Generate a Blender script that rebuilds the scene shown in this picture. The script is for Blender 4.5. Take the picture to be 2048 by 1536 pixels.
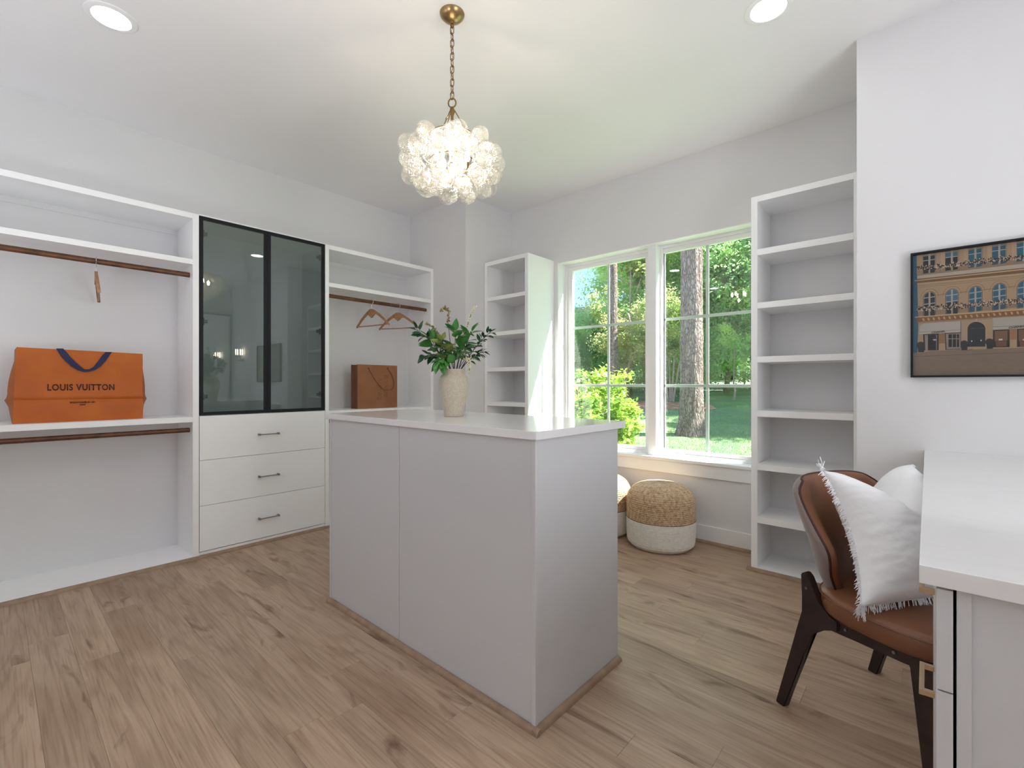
import bpy, bmesh, math, random
from mathutils import Vector, Matrix, noise
random.seed(7)
S = bpy.context.scene
C = S.collection
PI = math.pi
for o in list(bpy.data.objects): bpy.data.objects.remove(o)

# ------------------------------------------------------------------ camera, sky, sun, exposure
TH = math.atan2(831.0, 930.0)
cam = bpy.data.cameras.new('camera'); cam_o = bpy.data.objects.new('camera', cam); C.objects.link(cam_o)
cam.sensor_width = 36.0; cam.lens = 36.0*930.0/2048.0; cam.clip_start = 0.02; cam.clip_end = 500
cam_o.location = (0, 0, 1.10); cam_o.rotation_euler = (PI/2, 0, TH)
S.camera = cam_o
vs = S.view_settings
vs.view_transform = 'Standard'; vs.look = 'None'; vs.gamma = 1.0; vs.use_curve_mapping = False
vs.exposure = 1.1
SUN_STRENGTH = 14.5
SKY_STRENGTH = 1.5
CAN_STRENGTH = 15.0
BULB_STRENGTH = 125.0
w = bpy.data.worlds.new('sky'); S.world = w; w.use_nodes = True
nt = w.node_tree; N = nt.nodes; L = nt.links
bg = N['Background']; bg.inputs['Strength'].default_value = SKY_STRENGTH
tc = N.new('ShaderNodeTexCoord'); sep = N.new('ShaderNodeSeparateXYZ'); L.new(tc.outputs['Generated'], sep.inputs[0])
rmp = N.new('ShaderNodeValToRGB'); L.new(sep.outputs['Z'], rmp.inputs[0])
e = rmp.color_ramp.elements
e[0].position = 0.0; e[0].color = (.50, .64, .82, 1)
e[1].position = 0.75; e[1].color = (.12, .25, .56, 1)
m_ = e.new(0.16); m_.color = (.24, .40, .68, 1)
ns = N.new('ShaderNodeTexNoise'); ns.inputs['Scale'].default_value = 2.6; ns.inputs['Detail'].default_value = 8
mp = N.new('ShaderNodeMapping'); mp.inputs['Scale'].default_value = (1, 1, 2.6); L.new(tc.outputs['Generated'], mp.inputs[0]); L.new(mp.outputs[0], ns.inputs[0])
cr = N.new('ShaderNodeValToRGB'); cr.color_ramp.elements[0].position = .50; cr.color_ramp.elements[1].position = .68; L.new(ns.outputs[0], cr.inputs[0])
mx = N.new('ShaderNodeMix'); mx.data_type = 'RGBA'; L.new(cr.outputs[0], mx.inputs[0]); L.new(rmp.outputs[0], mx.inputs[6]); mx.inputs[7].default_value = (1, 1, 1, 1)
L.new(mx.outputs[2], bg.inputs['Color'])
sun = bpy.data.lights.new('sun', 'SUN'); sun.energy = SUN_STRENGTH; sun.angle = math.radians(.53); sun.color = (1, .965, .9)
sun_o = bpy.data.objects.new('sun', sun); C.objects.link(sun_o); sun_o.location = (8, 9, 14)
sun_o.rotation_euler = Vector((-1, -.667, -1.63)).to_track_quat('-Z', 'Y').to_euler()
# added fill lamps without fixtures, out of view, washing the ceiling with soft light
for loc, watts in (((1.5, .9, .6), 10.5), ((-2.6, -1.0, 1.0), 5), ((-1.0, -.9, .8), 11)):
    up_l = bpy.data.lights.new('added_ceiling_fill', 'AREA'); up_l.shape = 'DISK'; up_l.size = .7; up_l.energy = watts; up_l.color = (.87, .915, 1.0)
    up_o = bpy.data.objects.new('added_ceiling_fill', up_l); C.objects.link(up_o); up_o.location = loc; up_o.rotation_euler = (PI, 0, 0)
fill_l = bpy.data.lights.new('added_side_fill', 'AREA'); fill_l.shape = 'RECTANGLE'; fill_l.size = 1.3; fill_l.size_y = 1.3; fill_l.energy = 20; fill_l.color = (.90, .94, .99)  # added area fill beside the right wall, which has no doorway
fill_o = bpy.data.objects.new('added_side_fill', fill_l); C.objects.link(fill_o); fill_o.location = (1.93, 1.0, 1.3); fill_o.rotation_euler = (PI/2, 0, PI/2+.42)
S.cycles.max_bounces = 10; S.cycles.diffuse_bounces = 6; S.cycles.glossy_bounces = 5
S.cycles.transmission_bounces = 8; S.cycles.transparent_max_bounces = 40
S.cycles.caustics_reflective = False; S.cycles.caustics_refractive = False
S.cycles.sample_clamp_indirect = 6.0

# ------------------------------------------------------------------ materials
def srgb(r, g, b):
    f = lambda c: (c/255/12.92) if c/255 <= .04045 else ((c/255+.055)/1.055)**2.4
    return (f(r), f(g), f(b), 1)
def pmat(name, col, rough=.5, metal=0., spec=.5, bump=None, var=None, sheen=0., coat=0., tr=0.):
    m = bpy.data.materials.new(name); m.use_nodes = True
    n = m.node_tree.nodes; l = m.node_tree.links; p = n['Principled BSDF']
    p.inputs['Base Color'].default_value = col; p.inputs['Roughness'].default_value = rough
    p.inputs['Metallic'].default_value = metal; p.inputs['Specular IOR Level'].default_value = spec
    if sheen: p.inputs['Sheen Weight'].default_value = sheen
    if coat: p.inputs['Coat Weight'].default_value = coat; p.inputs['Coat Roughness'].default_value = .05
    t = n.new('ShaderNodeTexCoord')
    if bump:
        sc, st, dist = bump
        x = n.new('ShaderNodeTexNoise'); x.inputs['Scale'].default_value = sc; x.inputs['Detail'].default_value = 4
        l.new(t.outputs['Object'], x.inputs[0])
        b = n.new('ShaderNodeBump'); b.inputs['Strength'].default_value = st; b.inputs['Distance'].default_value = dist
        l.new(x.outputs[0], b.inputs['Height']); l.new(b.outputs[0], p.inputs['Normal'])
    if var:
        sc, c2 = var
        x = n.new('ShaderNodeTexNoise'); x.inputs['Scale'].default_value = sc; x.inputs['Detail'].default_value = 6
        l.new(t.outputs['Object'], x.inputs[0])
        r = n.new('ShaderNodeValToRGB'); r.color_ramp.elements[0].position = .35; r.color_ramp.elements[1].position = .65
        r.color_ramp.elements[0].color = col; r.color_ramp.elements[1].color = c2
        l.new(x.outputs[0], r.inputs[0]); l.new(r.outputs[0], p.inputs['Base Color'])
    return m
M = {}
M['wall'] = pmat('wall paint', (.74, .735, .74, 1), .75, bump=(140, .12, .002))
M['ceil'] = pmat('ceiling paint', (.84, .83, .84, 1), .8, bump=(60, .15, .002))
M['cab'] = pmat('cabinet white', (.91, .91, .915, 1), .38)
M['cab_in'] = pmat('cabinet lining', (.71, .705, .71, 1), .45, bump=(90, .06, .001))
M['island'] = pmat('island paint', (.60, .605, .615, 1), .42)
M['trim'] = pmat('white trim', (.86, .86, .86, 1), .35)
M['vinyl'] = pmat('window vinyl', (.85, .84, .85, 1), .35)
M['muntin'] = pmat('muntin', (.80, .86, .82, 1), .4)
M['rod'] = pmat('walnut rod', srgb(110, 66, 34), .4, var=(22, srgb(78, 44, 22)))
M['hang'] = pmat('hanger wood', srgb(172, 128, 90), .4, var=(40, srgb(152, 108, 72)))
M['chrome'] = pmat('chrome', (.75, .75, .75, 1), .2, 1)
M['steel'] = pmat('brushed steel', (.30, .29, .28, 1), .35, 1)
M['brass'] = pmat('aged brass', (.40, .27, .13, 1), .32, 1, bump=(200, .05, .001))
M['chain'] = pmat('chain brass', (.26, .165, .07, 1), .38, 1)
M['gold'] = pmat('satin brass pull', (.62, .46, .30, 1), .32, 1)
M['black'] = pmat('black metal', (.008, .009, .012, 1), .5, spec=.25)
M['hinge'] = pmat('hinge metal', (.09, .09, .09, 1), .4, .6)
M['bagA'] = pmat('orange paper', srgb(190, 98, 12), .6, var=(6, srgb(176, 86, 10)), bump=(9, .25, .01))
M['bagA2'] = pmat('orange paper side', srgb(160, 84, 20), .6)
M['ink'] = pmat('dark maroon ink', srgb(62, 14, 12), .5)
M['navy'] = pmat('navy ribbon', srgb(8, 12, 66), .55)
M['bagB'] = pmat('brown paper', srgb(150, 98, 58), .6, var=(7, srgb(138, 88, 52)))
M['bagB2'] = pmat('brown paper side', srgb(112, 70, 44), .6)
M['emboss'] = pmat('embossed brown', srgb(141, 90, 53), .45)
M['cord'] = pmat('brown cord', srgb(120, 66, 34), .5)
M['leather'] = pmat('tan leather', srgb(134, 88, 60), .42, bump=(260, .12, .002), var=(5, srgb(122, 78, 52)))
M['piping'] = pmat('dark piping', srgb(60, 24, 18), .4)
M['fabric'] = pmat('taupe fabric', srgb(134, 118, 112), .9, bump=(500, .3, .002), sheen=.3)
M['dark'] = pmat('espresso wood', srgb(52, 34, 30), .35, var=(20, srgb(38, 24, 22)))
M['gauze'] = pmat('white gauze', (.86, .865, .88, 1), .95, sheen=.2, bump=(45, .3, .005))
M['vase'] = pmat('stoneware', srgb(196, 186, 168), .8, bump=(180, .25, .0015), var=(140, srgb(180, 168, 148)))
M['stem'] = pmat('stem', srgb(70, 58, 50), .6)
M['bud'] = pmat('green buds', srgb(170, 160, 112), .6, var=(60, srgb(110, 90, 60)))
M['budp'] = pmat('pale buds', srgb(214, 208, 176), .6)
M['mirror'] = pmat('mirror', (.9, .9, .9, 1), .02, 1)
M['bark'] = pmat('bark', srgb(176, 154, 140), .95, bump=(14, 1., .08))
M['road'] = pmat('road', srgb(190, 186, 180), .9)
M['mulch'] = pmat('mulch', srgb(196, 150, 128), .95, bump=(12, 1, .1), var=(7, srgb(150, 108, 84)))
M['cream'] = pmat('cream siding', srgb(226, 214, 198), .8)
M['roofm'] = pmat('shingle roof', srgb(120, 110, 104), .9)
M['brickw'] = pmat('low wall brick', srgb(170, 126, 100), .9, var=(3, srgb(140, 112, 88)))
M['carp'] = pmat('car paint', srgb(150, 160, 175), .3)
M['tyre'] = pmat('tyre', (.02, .02, .02, 1), .8)
M['ext'] = pmat('outside brick', srgb(190, 180, 170), .9)

def wood_floor():
    m = bpy.data.materials.new('oak plank'); m.use_nodes = True
    n = m.node_tree.nodes; l = m.node_tree.links; p = n['Principled BSDF']
    t = n.new('ShaderNodeTexCoord'); oi = n.new('ShaderNodeObjectInfo')
    mul = n.new('ShaderNodeVectorMath'); mul.operation = 'SCALE'; mul.inputs['Scale'].default_value = 37.
    cx = n.new('ShaderNodeCombineXYZ'); l.new(oi.outputs['Random'], cx.inputs[0]); l.new(oi.outputs['Random'], cx.inputs[1]); l.new(oi.outputs['Random'], cx.inputs[2])
    l.new(cx.outputs[0], mul.inputs[0])
    add = n.new('ShaderNodeVectorMath'); l.new(t.outputs['Object'], add.inputs[0]); l.new(mul.outputs[0], add.inputs[1])
    def mapn(sc):
        q = n.new('ShaderNodeMapping'); q.inputs['Scale'].default_value = sc; l.new(add.outputs[0], q.inputs[0]); return q
    def noi(vec, s, d, dist=0):
        q = n.new('ShaderNodeTexNoise'); q.inputs['Scale'].default_value = s; q.inputs['Detail'].default_value = d
        q.inputs['Distortion'].default_value = dist; l.new(vec.outputs[0], q.inputs[0]); return q
    # growth rings: contour lines of a stretched noise
    big = noi(mapn((.55, 6.0, 1)), 1.0, 2, .15)
    mm = n.new('ShaderNodeMath'); mm.operation = 'MULTIPLY'; mm.inputs[1].default_value = 75; l.new(big.outputs[0], mm.inputs[0])
    sn = n.new('ShaderNodeMath'); sn.operation = 'SINE'; l.new(mm.outputs[0], sn.inputs[0])
    fine = noi(mapn((5, 170, 1)), 1., 5)
    med = noi(mapn((1.6, 16, 1)), 1., 5, .6)
    blot = noi(mapn((1.3, 3.2, 1)), 1., 3, .3)
    base = n.new('ShaderNodeValToRGB'); base.color_ramp.elements[0].color = srgb(172, 145, 120); base.color_ramp.elements[1].color = srgb(192, 165, 139)
    base.color_ramp.elements[0].position = .3; base.color_ramp.elements[1].position = .72; l.new(med.outputs[0], base.inputs[0])
    def mixc(fac, a, col, amt, lo, hi, mode='MULTIPLY'):
        r = n.new('ShaderNodeMapRange'); r.inputs[1].default_value = lo; r.inputs[2].default_value = hi; r.inputs[3].default_value = 0; r.inputs[4].default_value = amt
        l.new(fac, r.inputs[0]); q = n.new('ShaderNodeMix'); q.data_type = 'RGBA'; q.blend_type = mode
        l.new(r.outputs[0], q.inputs[0]); l.new(a, q.inputs[6]); q.inputs[7].default_value = col; return q.outputs[2]
    c = mixc(sn.outputs[0], base.outputs[0], (.66, .57, .49, 1), .34, .35, 1.)
    c = mixc(fine.outputs[0], c, (.60, .53, .47, 1), .65, .48, .72)
    c = mixc(blot.outputs[0], c, (.66, .58, .52, 1), .75, .5, .72)
    # knots / dark cracks
    kn = noi(mapn((1.4, 5.0, 1)), 1.9, 4, 1.2)
    c = mixc(kn.outputs[0], c, (.40, .30, .24, 1), .9, .60, .73)
    rr = n.new('ShaderNodeMapRange'); rr.inputs[3].default_value = .90; rr.inputs[4].default_value = 1.06; l.new(oi.outputs['Random'], rr.inputs[0])
    hs = n.new('ShaderNodeHueSaturation'); l.new(rr.outputs[0], hs.inputs['Value']); l.new(c, hs.inputs['Color'])
    hs.inputs['Saturation'].default_value = .95
    l.new(hs.outputs[0], p.inputs['Base Color']); p.inputs['Roughness'].default_value = .42; p.inputs['Specular IOR Level'].default_value = .4
    b = n.new('ShaderNodeBump'); b.inputs['Strength'].default_value = .12; b.inputs['Distance'].default_value = .0015; l.new(fine.outputs[0], b.inputs['Height']); l.new(b.outputs[0], p.inputs['Normal'])
    return m
M['oak'] = wood_floor()
M['qround'] = pmat('oak quarter round', srgb(160, 134, 110), .45, var=(18, srgb(140, 114, 92)))

def quartz():
    m = pmat('white quartz', (.80, .80, .80, 1), .10, spec=.5)
    n = m.node_tree.nodes; l = m.node_tree.links; p = n['Principled BSDF']
    t = n.new('ShaderNodeTexCoord'); mp = n.new('ShaderNodeMapping'); mp.inputs['Scale'].default_value = (1, 6, 1); mp.inputs['Rotation'].default_value = (0, 0, PI/2); l.new(t.outputs['Object'], mp.inputs[0])
    q = n.new('ShaderNodeTexNoise'); q.inputs['Scale'].default_value = 1.6; q.inputs['Detail'].default_value = 8; q.inputs['Distortion'].default_value = .8; l.new(mp.outputs[0], q.inputs[0])
    r = n.new('ShaderNodeValToRGB'); E_ = r.color_ramp.elements
    E_[0].position = .47; E_[0].color = (.80, .80, .80, 1); E_[1].position = .53; E_[1].color = (.80, .80, .80, 1)
    k = E_.new(.5); k.color = (.785, .78, .775, 1); l.new(q.outputs[0], r.inputs[0])
    l.new(r.outputs[0], p.inputs['Base Color'])
    return m
M['quartz'] = quartz()

def schlick(n, l, normal=None, k=1.0, f0=.045):
    """two-sided Fresnel factor"""
    g_ = n.new('ShaderNodeNewGeometry'); d = n.new('ShaderNodeVectorMath'); d.operation = 'DOT_PRODUCT'
    l.new(g_.outputs['Incoming'], d.inputs[0]); l.new(normal if normal else g_.outputs['Normal'], d.inputs[1])
    a = n.new('ShaderNodeMath'); a.operation = 'ABSOLUTE'; l.new(d.outputs['Value'], a.inputs[0])
    b = n.new('ShaderNodeMath'); b.operation = 'SUBTRACT'; b.inputs[0].default_value = 1; b.use_clamp = True; l.new(a.outputs[0], b.inputs[1])
    c = n.new('ShaderNodeMath'); c.operation = 'POWER'; c.inputs[1].default_value = 5; l.new(b.outputs[0], c.inputs[0])
    e_ = n.new('ShaderNodeMath'); e_.operation = 'MULTIPLY_ADD'; e_.inputs[1].default_value = (1-f0)*k; e_.inputs[2].default_value = f0*k; e_.use_clamp = True; l.new(c.outputs[0], e_.inputs[0])
    return e_.outputs[0]
def glass_mat(name, tint, refl_scale=1., rough=0.0, tintmix=0.):
    m = bpy.data.materials.new(name); m.use_nodes = True
    n = m.node_tree.nodes; l = m.node_tree.links; n.remove(n['Principled BSDF']); out = n['Material Output']
    tr = n.new('ShaderNodeBsdfTransparent'); tr.inputs[0].default_value = tint
    gl = n.new('ShaderNodeBsdfGlossy'); gl.inputs['Roughness'].default_value = rough; gl.inputs[0].default_value = (1, 1, 1, 1)
    fr = schlick(n, l, None, refl_scale)
    mx = n.new('ShaderNodeMixShader'); l.new(fr, mx.inputs[0]); l.new(tr.outputs[0], mx.inputs[1]); l.new(gl.outputs[0], mx.inputs[2])
    l.new(mx.outputs[0], out.inputs[0]); return m
M['pane'] = glass_mat('window glass', (.94, .97, .95, 1), 1.0)
M['smoke'] = glass_mat('smoked glass', (.70, .745, .735, 1), 1.5)
M['picglass'] = glass_mat('picture glass', (.96, .96, .96, 1), .6)

def bubble_mat():
    m = bpy.data.materials.new('swirled bubble glass'); m.use_nodes = True
    n = m.node_tree.nodes; l = m.node_tree.links; n.remove(n['Principled BSDF']); out = n['Material Output']
    t = n.new('ShaderNodeTexCoord')
    # swirling ribs: angle around the pole + twist with height
    s = n.new('ShaderNodeSeparateXYZ'); l.new(t.outputs['Object'], s.inputs[0])
    a = n.new('ShaderNodeMath'); a.operation = 'ARCTAN2'; l.new(s.outputs[0], a.inputs[0]); l.new(s.outputs[1], a.inputs[1])
    zz = n.new('ShaderNodeMath'); zz.operation = 'MULTIPLY'; zz.inputs[1].default_value = 1.5; l.new(s.outputs[2], zz.inputs[0])
    ad = n.new('ShaderNodeMath'); ad.operation = 'ADD'; l.new(a.outputs[0], ad.inputs[0]); l.new(zz.outputs[0], ad.inputs[1])
    fr_ = n.new('ShaderNodeMath'); fr_.operation = 'MULTIPLY'; fr_.inputs[1].default_value = 22; l.new(ad.outputs[0], fr_.inputs[0])
    sn = n.new('ShaderNodeMath'); sn.operation = 'SINE'; l.new(fr_.outputs[0], sn.inputs[0])
    b = n.new('ShaderNodeBump'); b.inputs['Strength'].default_value = .9; b.inputs['Distance'].default_value = .0022; l.new(sn.outputs[0], b.inputs['Height'])
    tr = n.new('ShaderNodeBsdfTransparent'); tr.inputs[0].default_value = (.97, .97, .96, 1)
    gl = n.new('ShaderNodeBsdfGlossy'); gl.inputs['Roughness'].default_value = .05; l.new(b.outputs[0], gl.inputs['Normal'])
    tl = n.new('ShaderNodeBsdfTranslucent'); tl.inputs[0].default_value = (.95, .93, .90, 1); l.new(b.outputs[0], tl.inputs['Normal'])
    fr = schlick(n, l, b.outputs[0], 1.0, .04)
    mr = n.new('ShaderNodeMapRange'); mr.inputs[1].default_value = -.3; mr.inputs[2].default_value = 1; mr.inputs[3].default_value = .01; mr.inputs[4].default_value = .26; l.new(sn.outputs[0], mr.inputs[0])
    m1 = n.new('ShaderNodeMixShader'); l.new(mr.outputs[0], m1.inputs[0]); l.new(tr.outputs[0], m1.inputs[1]); l.new(tl.outputs[0], m1.inputs[2])
    m2 = n.new('ShaderNodeMixShader'); l.new(fr, m2.inputs[0]); l.new(m1.outputs[0], m2.inputs[1]); l.new(gl.outputs[0], m2.inputs[2])
    l.new(m2.outputs[0], out.inputs[0]); return m
M['bubble'] = bubble_mat()

def emis(name, col, st):
    m = bpy.data.materials.new(name); m.use_nodes = True
    n = m.node_tree.nodes; l = m.node_tree.links; n.remove(n['Principled BSDF'])
    q = n.new('ShaderNodeEmission'); q.inputs[0].default_value = col; q.inputs[1].default_value = st
    l.new(q.outputs[0], n['Material Output'].inputs[0]); return m
M['can'] = emis('lit lens', (.94, .97, 1, 1), CAN_STRENGTH)
M['bulb'] = emis('lit bulb', (1, .86, .67, 1), BULB_STRENGTH)
M['sbulb'] = emis('lit glass rod', (1, .84, .62, 1), 14)

def leaf_mat(name, c1, c2, trans=.45, scale=1.2, rough=.45):
    m = bpy.data.materials.new(name); m.use_nodes = True
    n = m.node_tree.nodes; l = m.node_tree.links; p = n['Principled BSDF']; out = n['Material Output']
    g = n.new('ShaderNodeNewGeometry'); q = n.new('ShaderNodeTexNoise'); q.inputs['Scale'].default_value = scale; q.inputs['Detail'].default_value = 5
    l.new(g.outputs['Position'], q.inputs[0])
    r = n.new('ShaderNodeValToRGB'); r.color_ramp.elements[0].position = .35; r.color_ramp.elements[1].position = .65
    r.color_ramp.elements[0].color = c1; r.color_ramp.elements[1].color = c2; l.new(q.outputs[0], r.inputs[0])
    l.new(r.outputs[0], p.inputs['Base Color']); p.inputs['Roughness'].default_value = rough
    t = n.new('ShaderNodeBsdfTranslucent'); l.new(r.outputs[0], t.inputs[0])
    x = n.new('ShaderNodeMixShader'); x.inputs[0].default_value = trans; l.new(p.outputs[0], x.inputs[1]); l.new(t.outputs[0], x.inputs[2]); l.new(x.outputs[0], out.inputs[0])
    return m
M['leafA'] = leaf_mat('oak foliage', srgb(168, 206, 128), srgb(238, 248, 178), .75, 1.3)
M['leafB'] = leaf_mat('dark foliage', srgb(152, 196, 146), srgb(216, 238, 168), .75, 1.1)
M['leafC'] = leaf_mat('shrub foliage', srgb(118, 158, 66), srgb(188, 208, 100), .5, 3)
M['leafD'] = leaf_mat('pine needles', srgb(110, 140, 86), srgb(176, 186, 110), .4, 2)
M['leafE'] = leaf_mat('dry foliage', srgb(160, 184, 120), srgb(206, 198, 140), .6, 1.5)
M['pink'] = pmat('pink blossom', srgb(236, 190, 196), .8)
M['vleaf'] = leaf_mat('vase leaf', srgb(48, 98, 50), srgb(92, 156, 78), .15, 14, .32)
M['vleaf2'] = leaf_mat('vase leaf dark', srgb(26, 62, 42), srgb(44, 92, 56), .1, 18, .32)
M['vleaf3'] = leaf_mat('vase leaf yellow', srgb(120, 140, 70), srgb(150, 160, 90), .2, 18, .4)

def grass_mat():
    m = bpy.data.materials.new('lawn'); m.use_nodes = True
    n = m.node_tree.nodes; l = m.node_tree.links; p = n['Principled BSDF']
    t = n.new('ShaderNodeTexCoord'); q = n.new('ShaderNodeTexNoise'); q.inputs['Scale'].default_value = .7; q.inputs['Detail'].default_value = 8; l.new(t.outputs['Object'], q.inputs[0])
    r = n.new('ShaderNodeValToRGB'); r.color_ramp.elements[0].position = .35; r.color_ramp.elements[1].position = .68
    r.color_ramp.elements[0].color = srgb(108, 142, 112); r.color_ramp.elements[1].color = srgb(156, 176, 122); l.new(q.outputs[0], r.inputs[0])
    f = n.new('ShaderNodeTexNoise'); f.inputs['Scale'].default_value = 40; f.inputs['Detail'].default_value = 4; l.new(t.outputs['Object'], f.inputs[0])
    x = n.new('ShaderNodeMix'); x.data_type = 'RGBA'; x.blend_type = 'MULTIPLY'; x.inputs[0].default_value = .7; l.new(r.outputs[0], x.inputs[6])
    fr = n.new('ShaderNodeValToRGB'); fr.color_ramp.elements[0].position = .3; fr.color_ramp.elements[0].color = (.45, .5, .45, 1); fr.color_ramp.elements[1].position = .65; l.new(f.outputs[0], fr.inputs[0]); l.new(fr.outputs[0], x.inputs[7])
    l.new(x.outputs[2], p.inputs['Base Color']); p.inputs['Roughness'].default_value = .9
    b = n.new('ShaderNodeBump'); b.inputs['Strength'].default_value = .8; b.inputs['Distance'].default_value = .04; l.new(f.outputs[0], b.inputs['Height']); l.new(b.outputs[0], p.inputs['Normal'])
    return m
M['lawn'] = grass_mat()
M['blade'] = leaf_mat('grass blades', srgb(104, 144, 104), srgb(156, 184, 118), .3, .8, .7)

def weave(name, c1, c2, scale, st, dk=.75, bd=.006, sx=26, sz=95):
    m = pmat(name, c1, .9); n = m.node_tree.nodes; l = m.node_tree.links; p = n['Principled BSDF']
    t = n.new('ShaderNodeTexCoord'); s = n.new('ShaderNodeSeparateXYZ'); l.new(t.outputs['Object'], s.inputs[0])
    a = n.new('ShaderNodeMath'); a.operation = 'ARCTAN2'; l.new(s.outputs[0], a.inputs[0]); l.new(s.outputs[1], a.inputs[1])
    c = n.new('ShaderNodeCombineXYZ'); l.new(a.outputs[0], c.inputs[0]); l.new(s.outputs[2], c.inputs[1])
    mp = n.new('ShaderNodeMapping'); mp.inputs['Scale'].default_value = (sx, sz, 1); l.new(c.outputs[0], mp.inputs[0])
    v = n.new('ShaderNodeTexVoronoi'); v.inputs['Scale'].default_value = scale; l.new(mp.outputs[0], v.inputs[0])
    q = n.new('ShaderNodeTexNoise'); q.inputs['Scale'].default_value = 45; q.inputs['Detail'].default_value = 3; l.new(t.outputs['Object'], q.inputs[0])
    r = n.new('ShaderNodeValToRGB'); r.color_ramp.elements[0].position = .3; r.color_ramp.elements[0].color = c2; r.color_ramp.elements[1].position = .6; r.color_ramp.elements[1].color = c1
    l.new(q.outputs[0], r.inputs[0])
    d = n.new('ShaderNodeMix'); d.data_type = 'RGBA'; d.blend_type = 'MULTIPLY'; d.inputs[0].default_value = 1; mrv = n.new('ShaderNodeMapRange'); mrv.inputs[1].default_value = .35; mrv.inputs[2].default_value = 1; mrv.inputs[4].default_value = dk; l.new(v.outputs['Distance'], mrv.inputs[0]); l.new(mrv.outputs[0], d.inputs[0]); l.new(r.outputs[0], d.inputs[6]); d.inputs[7].default_value = (.50, .42, .36, 1)
    l.new(d.outputs[2], p.inputs['Base Color'])
    b = n.new('ShaderNodeBump'); b.invert = True; b.inputs['Strength'].default_value = st; b.inputs['Distance'].default_value = bd; l.new(v.outputs['Distance'], b.inputs['Height']); l.new(b.outputs[0], p.inputs['Normal'])
    return m
M['jute'] = weave('braided jute', srgb(222, 194, 160), srgb(184, 150, 114), 1., .9, .7, .004, 32, 130)
M['cotton'] = weave('ivory braid', srgb(240, 237, 230), srgb(232, 228, 220), 1.4, .3, .25, .002, 10, 130)

# ------------------------------------------------------------------ mesh helpers
class MB:
    def __init__(s): s.b = bmesh.new()
    def box(s, x0, x1, y0, y1, z0, z1, bev=0.0):
        r = bmesh.ops.create_cube(s.b, size=1.0)
        for v in r['verts']:
            v.co = Vector(((x0+x1)/2+v.co.x*(x1-x0), (y0+y1)/2+v.co.y*(y1-y0), (z0+z1)/2+v.co.z*(z1-z0)))
        if bev:
            ed = list({e for v in r['verts'] for e in v.link_edges})
            bmesh.ops.bevel(s.b, geom=ed, offset=bev, segments=2, affect='EDGES', profile=.7)
        return s
    def tube(s, pts, r, n=8, caps=True, closed=False):
        pts = [Vector(p) for p in pts]; rs = r if isinstance(r, (list, tuple)) else [r]*len(pts)
        rings = []; up = None; k = len(pts)
        for i, p in enumerate(pts):
            if closed: d = pts[(i+1) % k]-pts[i-1]
            else: d = pts[min(i+1, k-1)]-pts[max(i-1, 0)]
            d.normalize()
            if up is None:
                up = Vector((0, 0, 1)) if abs(d.z) < .9 else Vector((1, 0, 0))
            a = d.cross(up).normalized(); up = a.cross(d).normalized()
            rings.append([s.b.verts.new(p+(a*math.cos(2*PI*j/n)+up*math.sin(2*PI*j/n))*rs[i]) for j in range(n)])
        m = k if closed else k-1
        for i in range(m):
            A = rings[i]; B = rings[(i+1) % k]
            for j in range(n): s.b.faces.new((A[j], A[(j+1) % n], B[(j+1) % n], B[j]))
        if caps and not closed:
            s.b.faces.new(rings[0][::-1]); s.b.faces.new(rings[-1])
        return s
    def lathe(s, prof, n=32, c=(0, 0, 0), f=None):
        rings = []
        for (r, z) in prof:
            if r < 1e-5: rings.append([s.b.verts.new((c[0], c[1], c[2]+z))]); continue
            rings.append([s.b.verts.new((c[0]+r*math.cos(2*PI*j/n), c[1]+r*math.sin(2*PI*j/n), c[2]+z)) for j in range(n)])
        for A, B in zip(rings, rings[1:]):
            for j in range(n):
                a = (A[j], A[(j+1) % n]) if len(A) > 1 else (A[0],)
                b = (B[(j+1) % n], B[j]) if len(B) > 1 else (B[0],)
                if len(a)+len(b) > 2: s.b.faces.new(a+b)
        return s
    def prism(s, poly, fn, t0, t1):
        """poly: 2-D outline; fn(u,v,t)->xyz"""
        A = [s.b.verts.new(fn(u, v, t0)) for u, v in poly]; B = [s.b.verts.new(fn(u, v, t1)) for u, v in poly]
        n = len(poly)
        for i in range(n): s.b.faces.new((A[i], A[(i+1) % n], B[(i+1) % n], B[i]))
        s.b.faces.new(A[::-1]); s.b.faces.new(B); return s
    def grid(s, nu, nv, fn, closed_u=False):
        V = [[s.b.verts.new(fn(i/(nu if closed_u else nu-1), j/(nv-1))) for j in range(nv)] for i in range(nu)]
        for i in range(nu if closed_u else nu-1):
            for j in range(nv-1):
                k = (i+1) % nu
                s.b.faces.new((V[i][j], V[k][j], V[k][j+1], V[i][j+1]))
        return V
    def face(s, pts): return s.b.faces.new([s.b.verts.new(p) for p in pts])
    def build(s, name, mat, parent=None, smooth=False, world=True, sharp=40, recalc=True):
        if recalc: bmesh.ops.recalc_face_normals(s.b, faces=s.b.faces)
        me = bpy.data.meshes.new(name); s.b.to_mesh(me); s.b.free()
        if parent is not None and world:
            p = parent
            while p.parent: p = p.parent
            if p.location.length > 0: me.transform(Matrix.Translation(-p.location))
        me.materials.append(mat)
        if smooth:
            for q in me.polygons: q.use_smooth = True
            try: me.set_sharp_from_angle(angle=math.radians(sharp))
            except Exception: pass
        o = bpy.data.objects.new(name, me); C.objects.link(o)
        if parent is not None: o.parent = parent
        return o
def thing(name, label, cat, loc=(0, 0, 0), rz=0, group=None):
    o = bpy.data.objects.new(name, None); C.objects.link(o); o.empty_display_size = .05
    o.location = loc; o.rotation_euler = (0, 0, rz); o['label'] = label; o['category'] = cat
    if group: o['group'] = group
    return o
def tag(o, label, cat, group=None):
    o['label'] = label; o['category'] = cat
    if group: o['group'] = group
    return o
def struct(o): o['kind'] = 'structure'; return o
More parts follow.
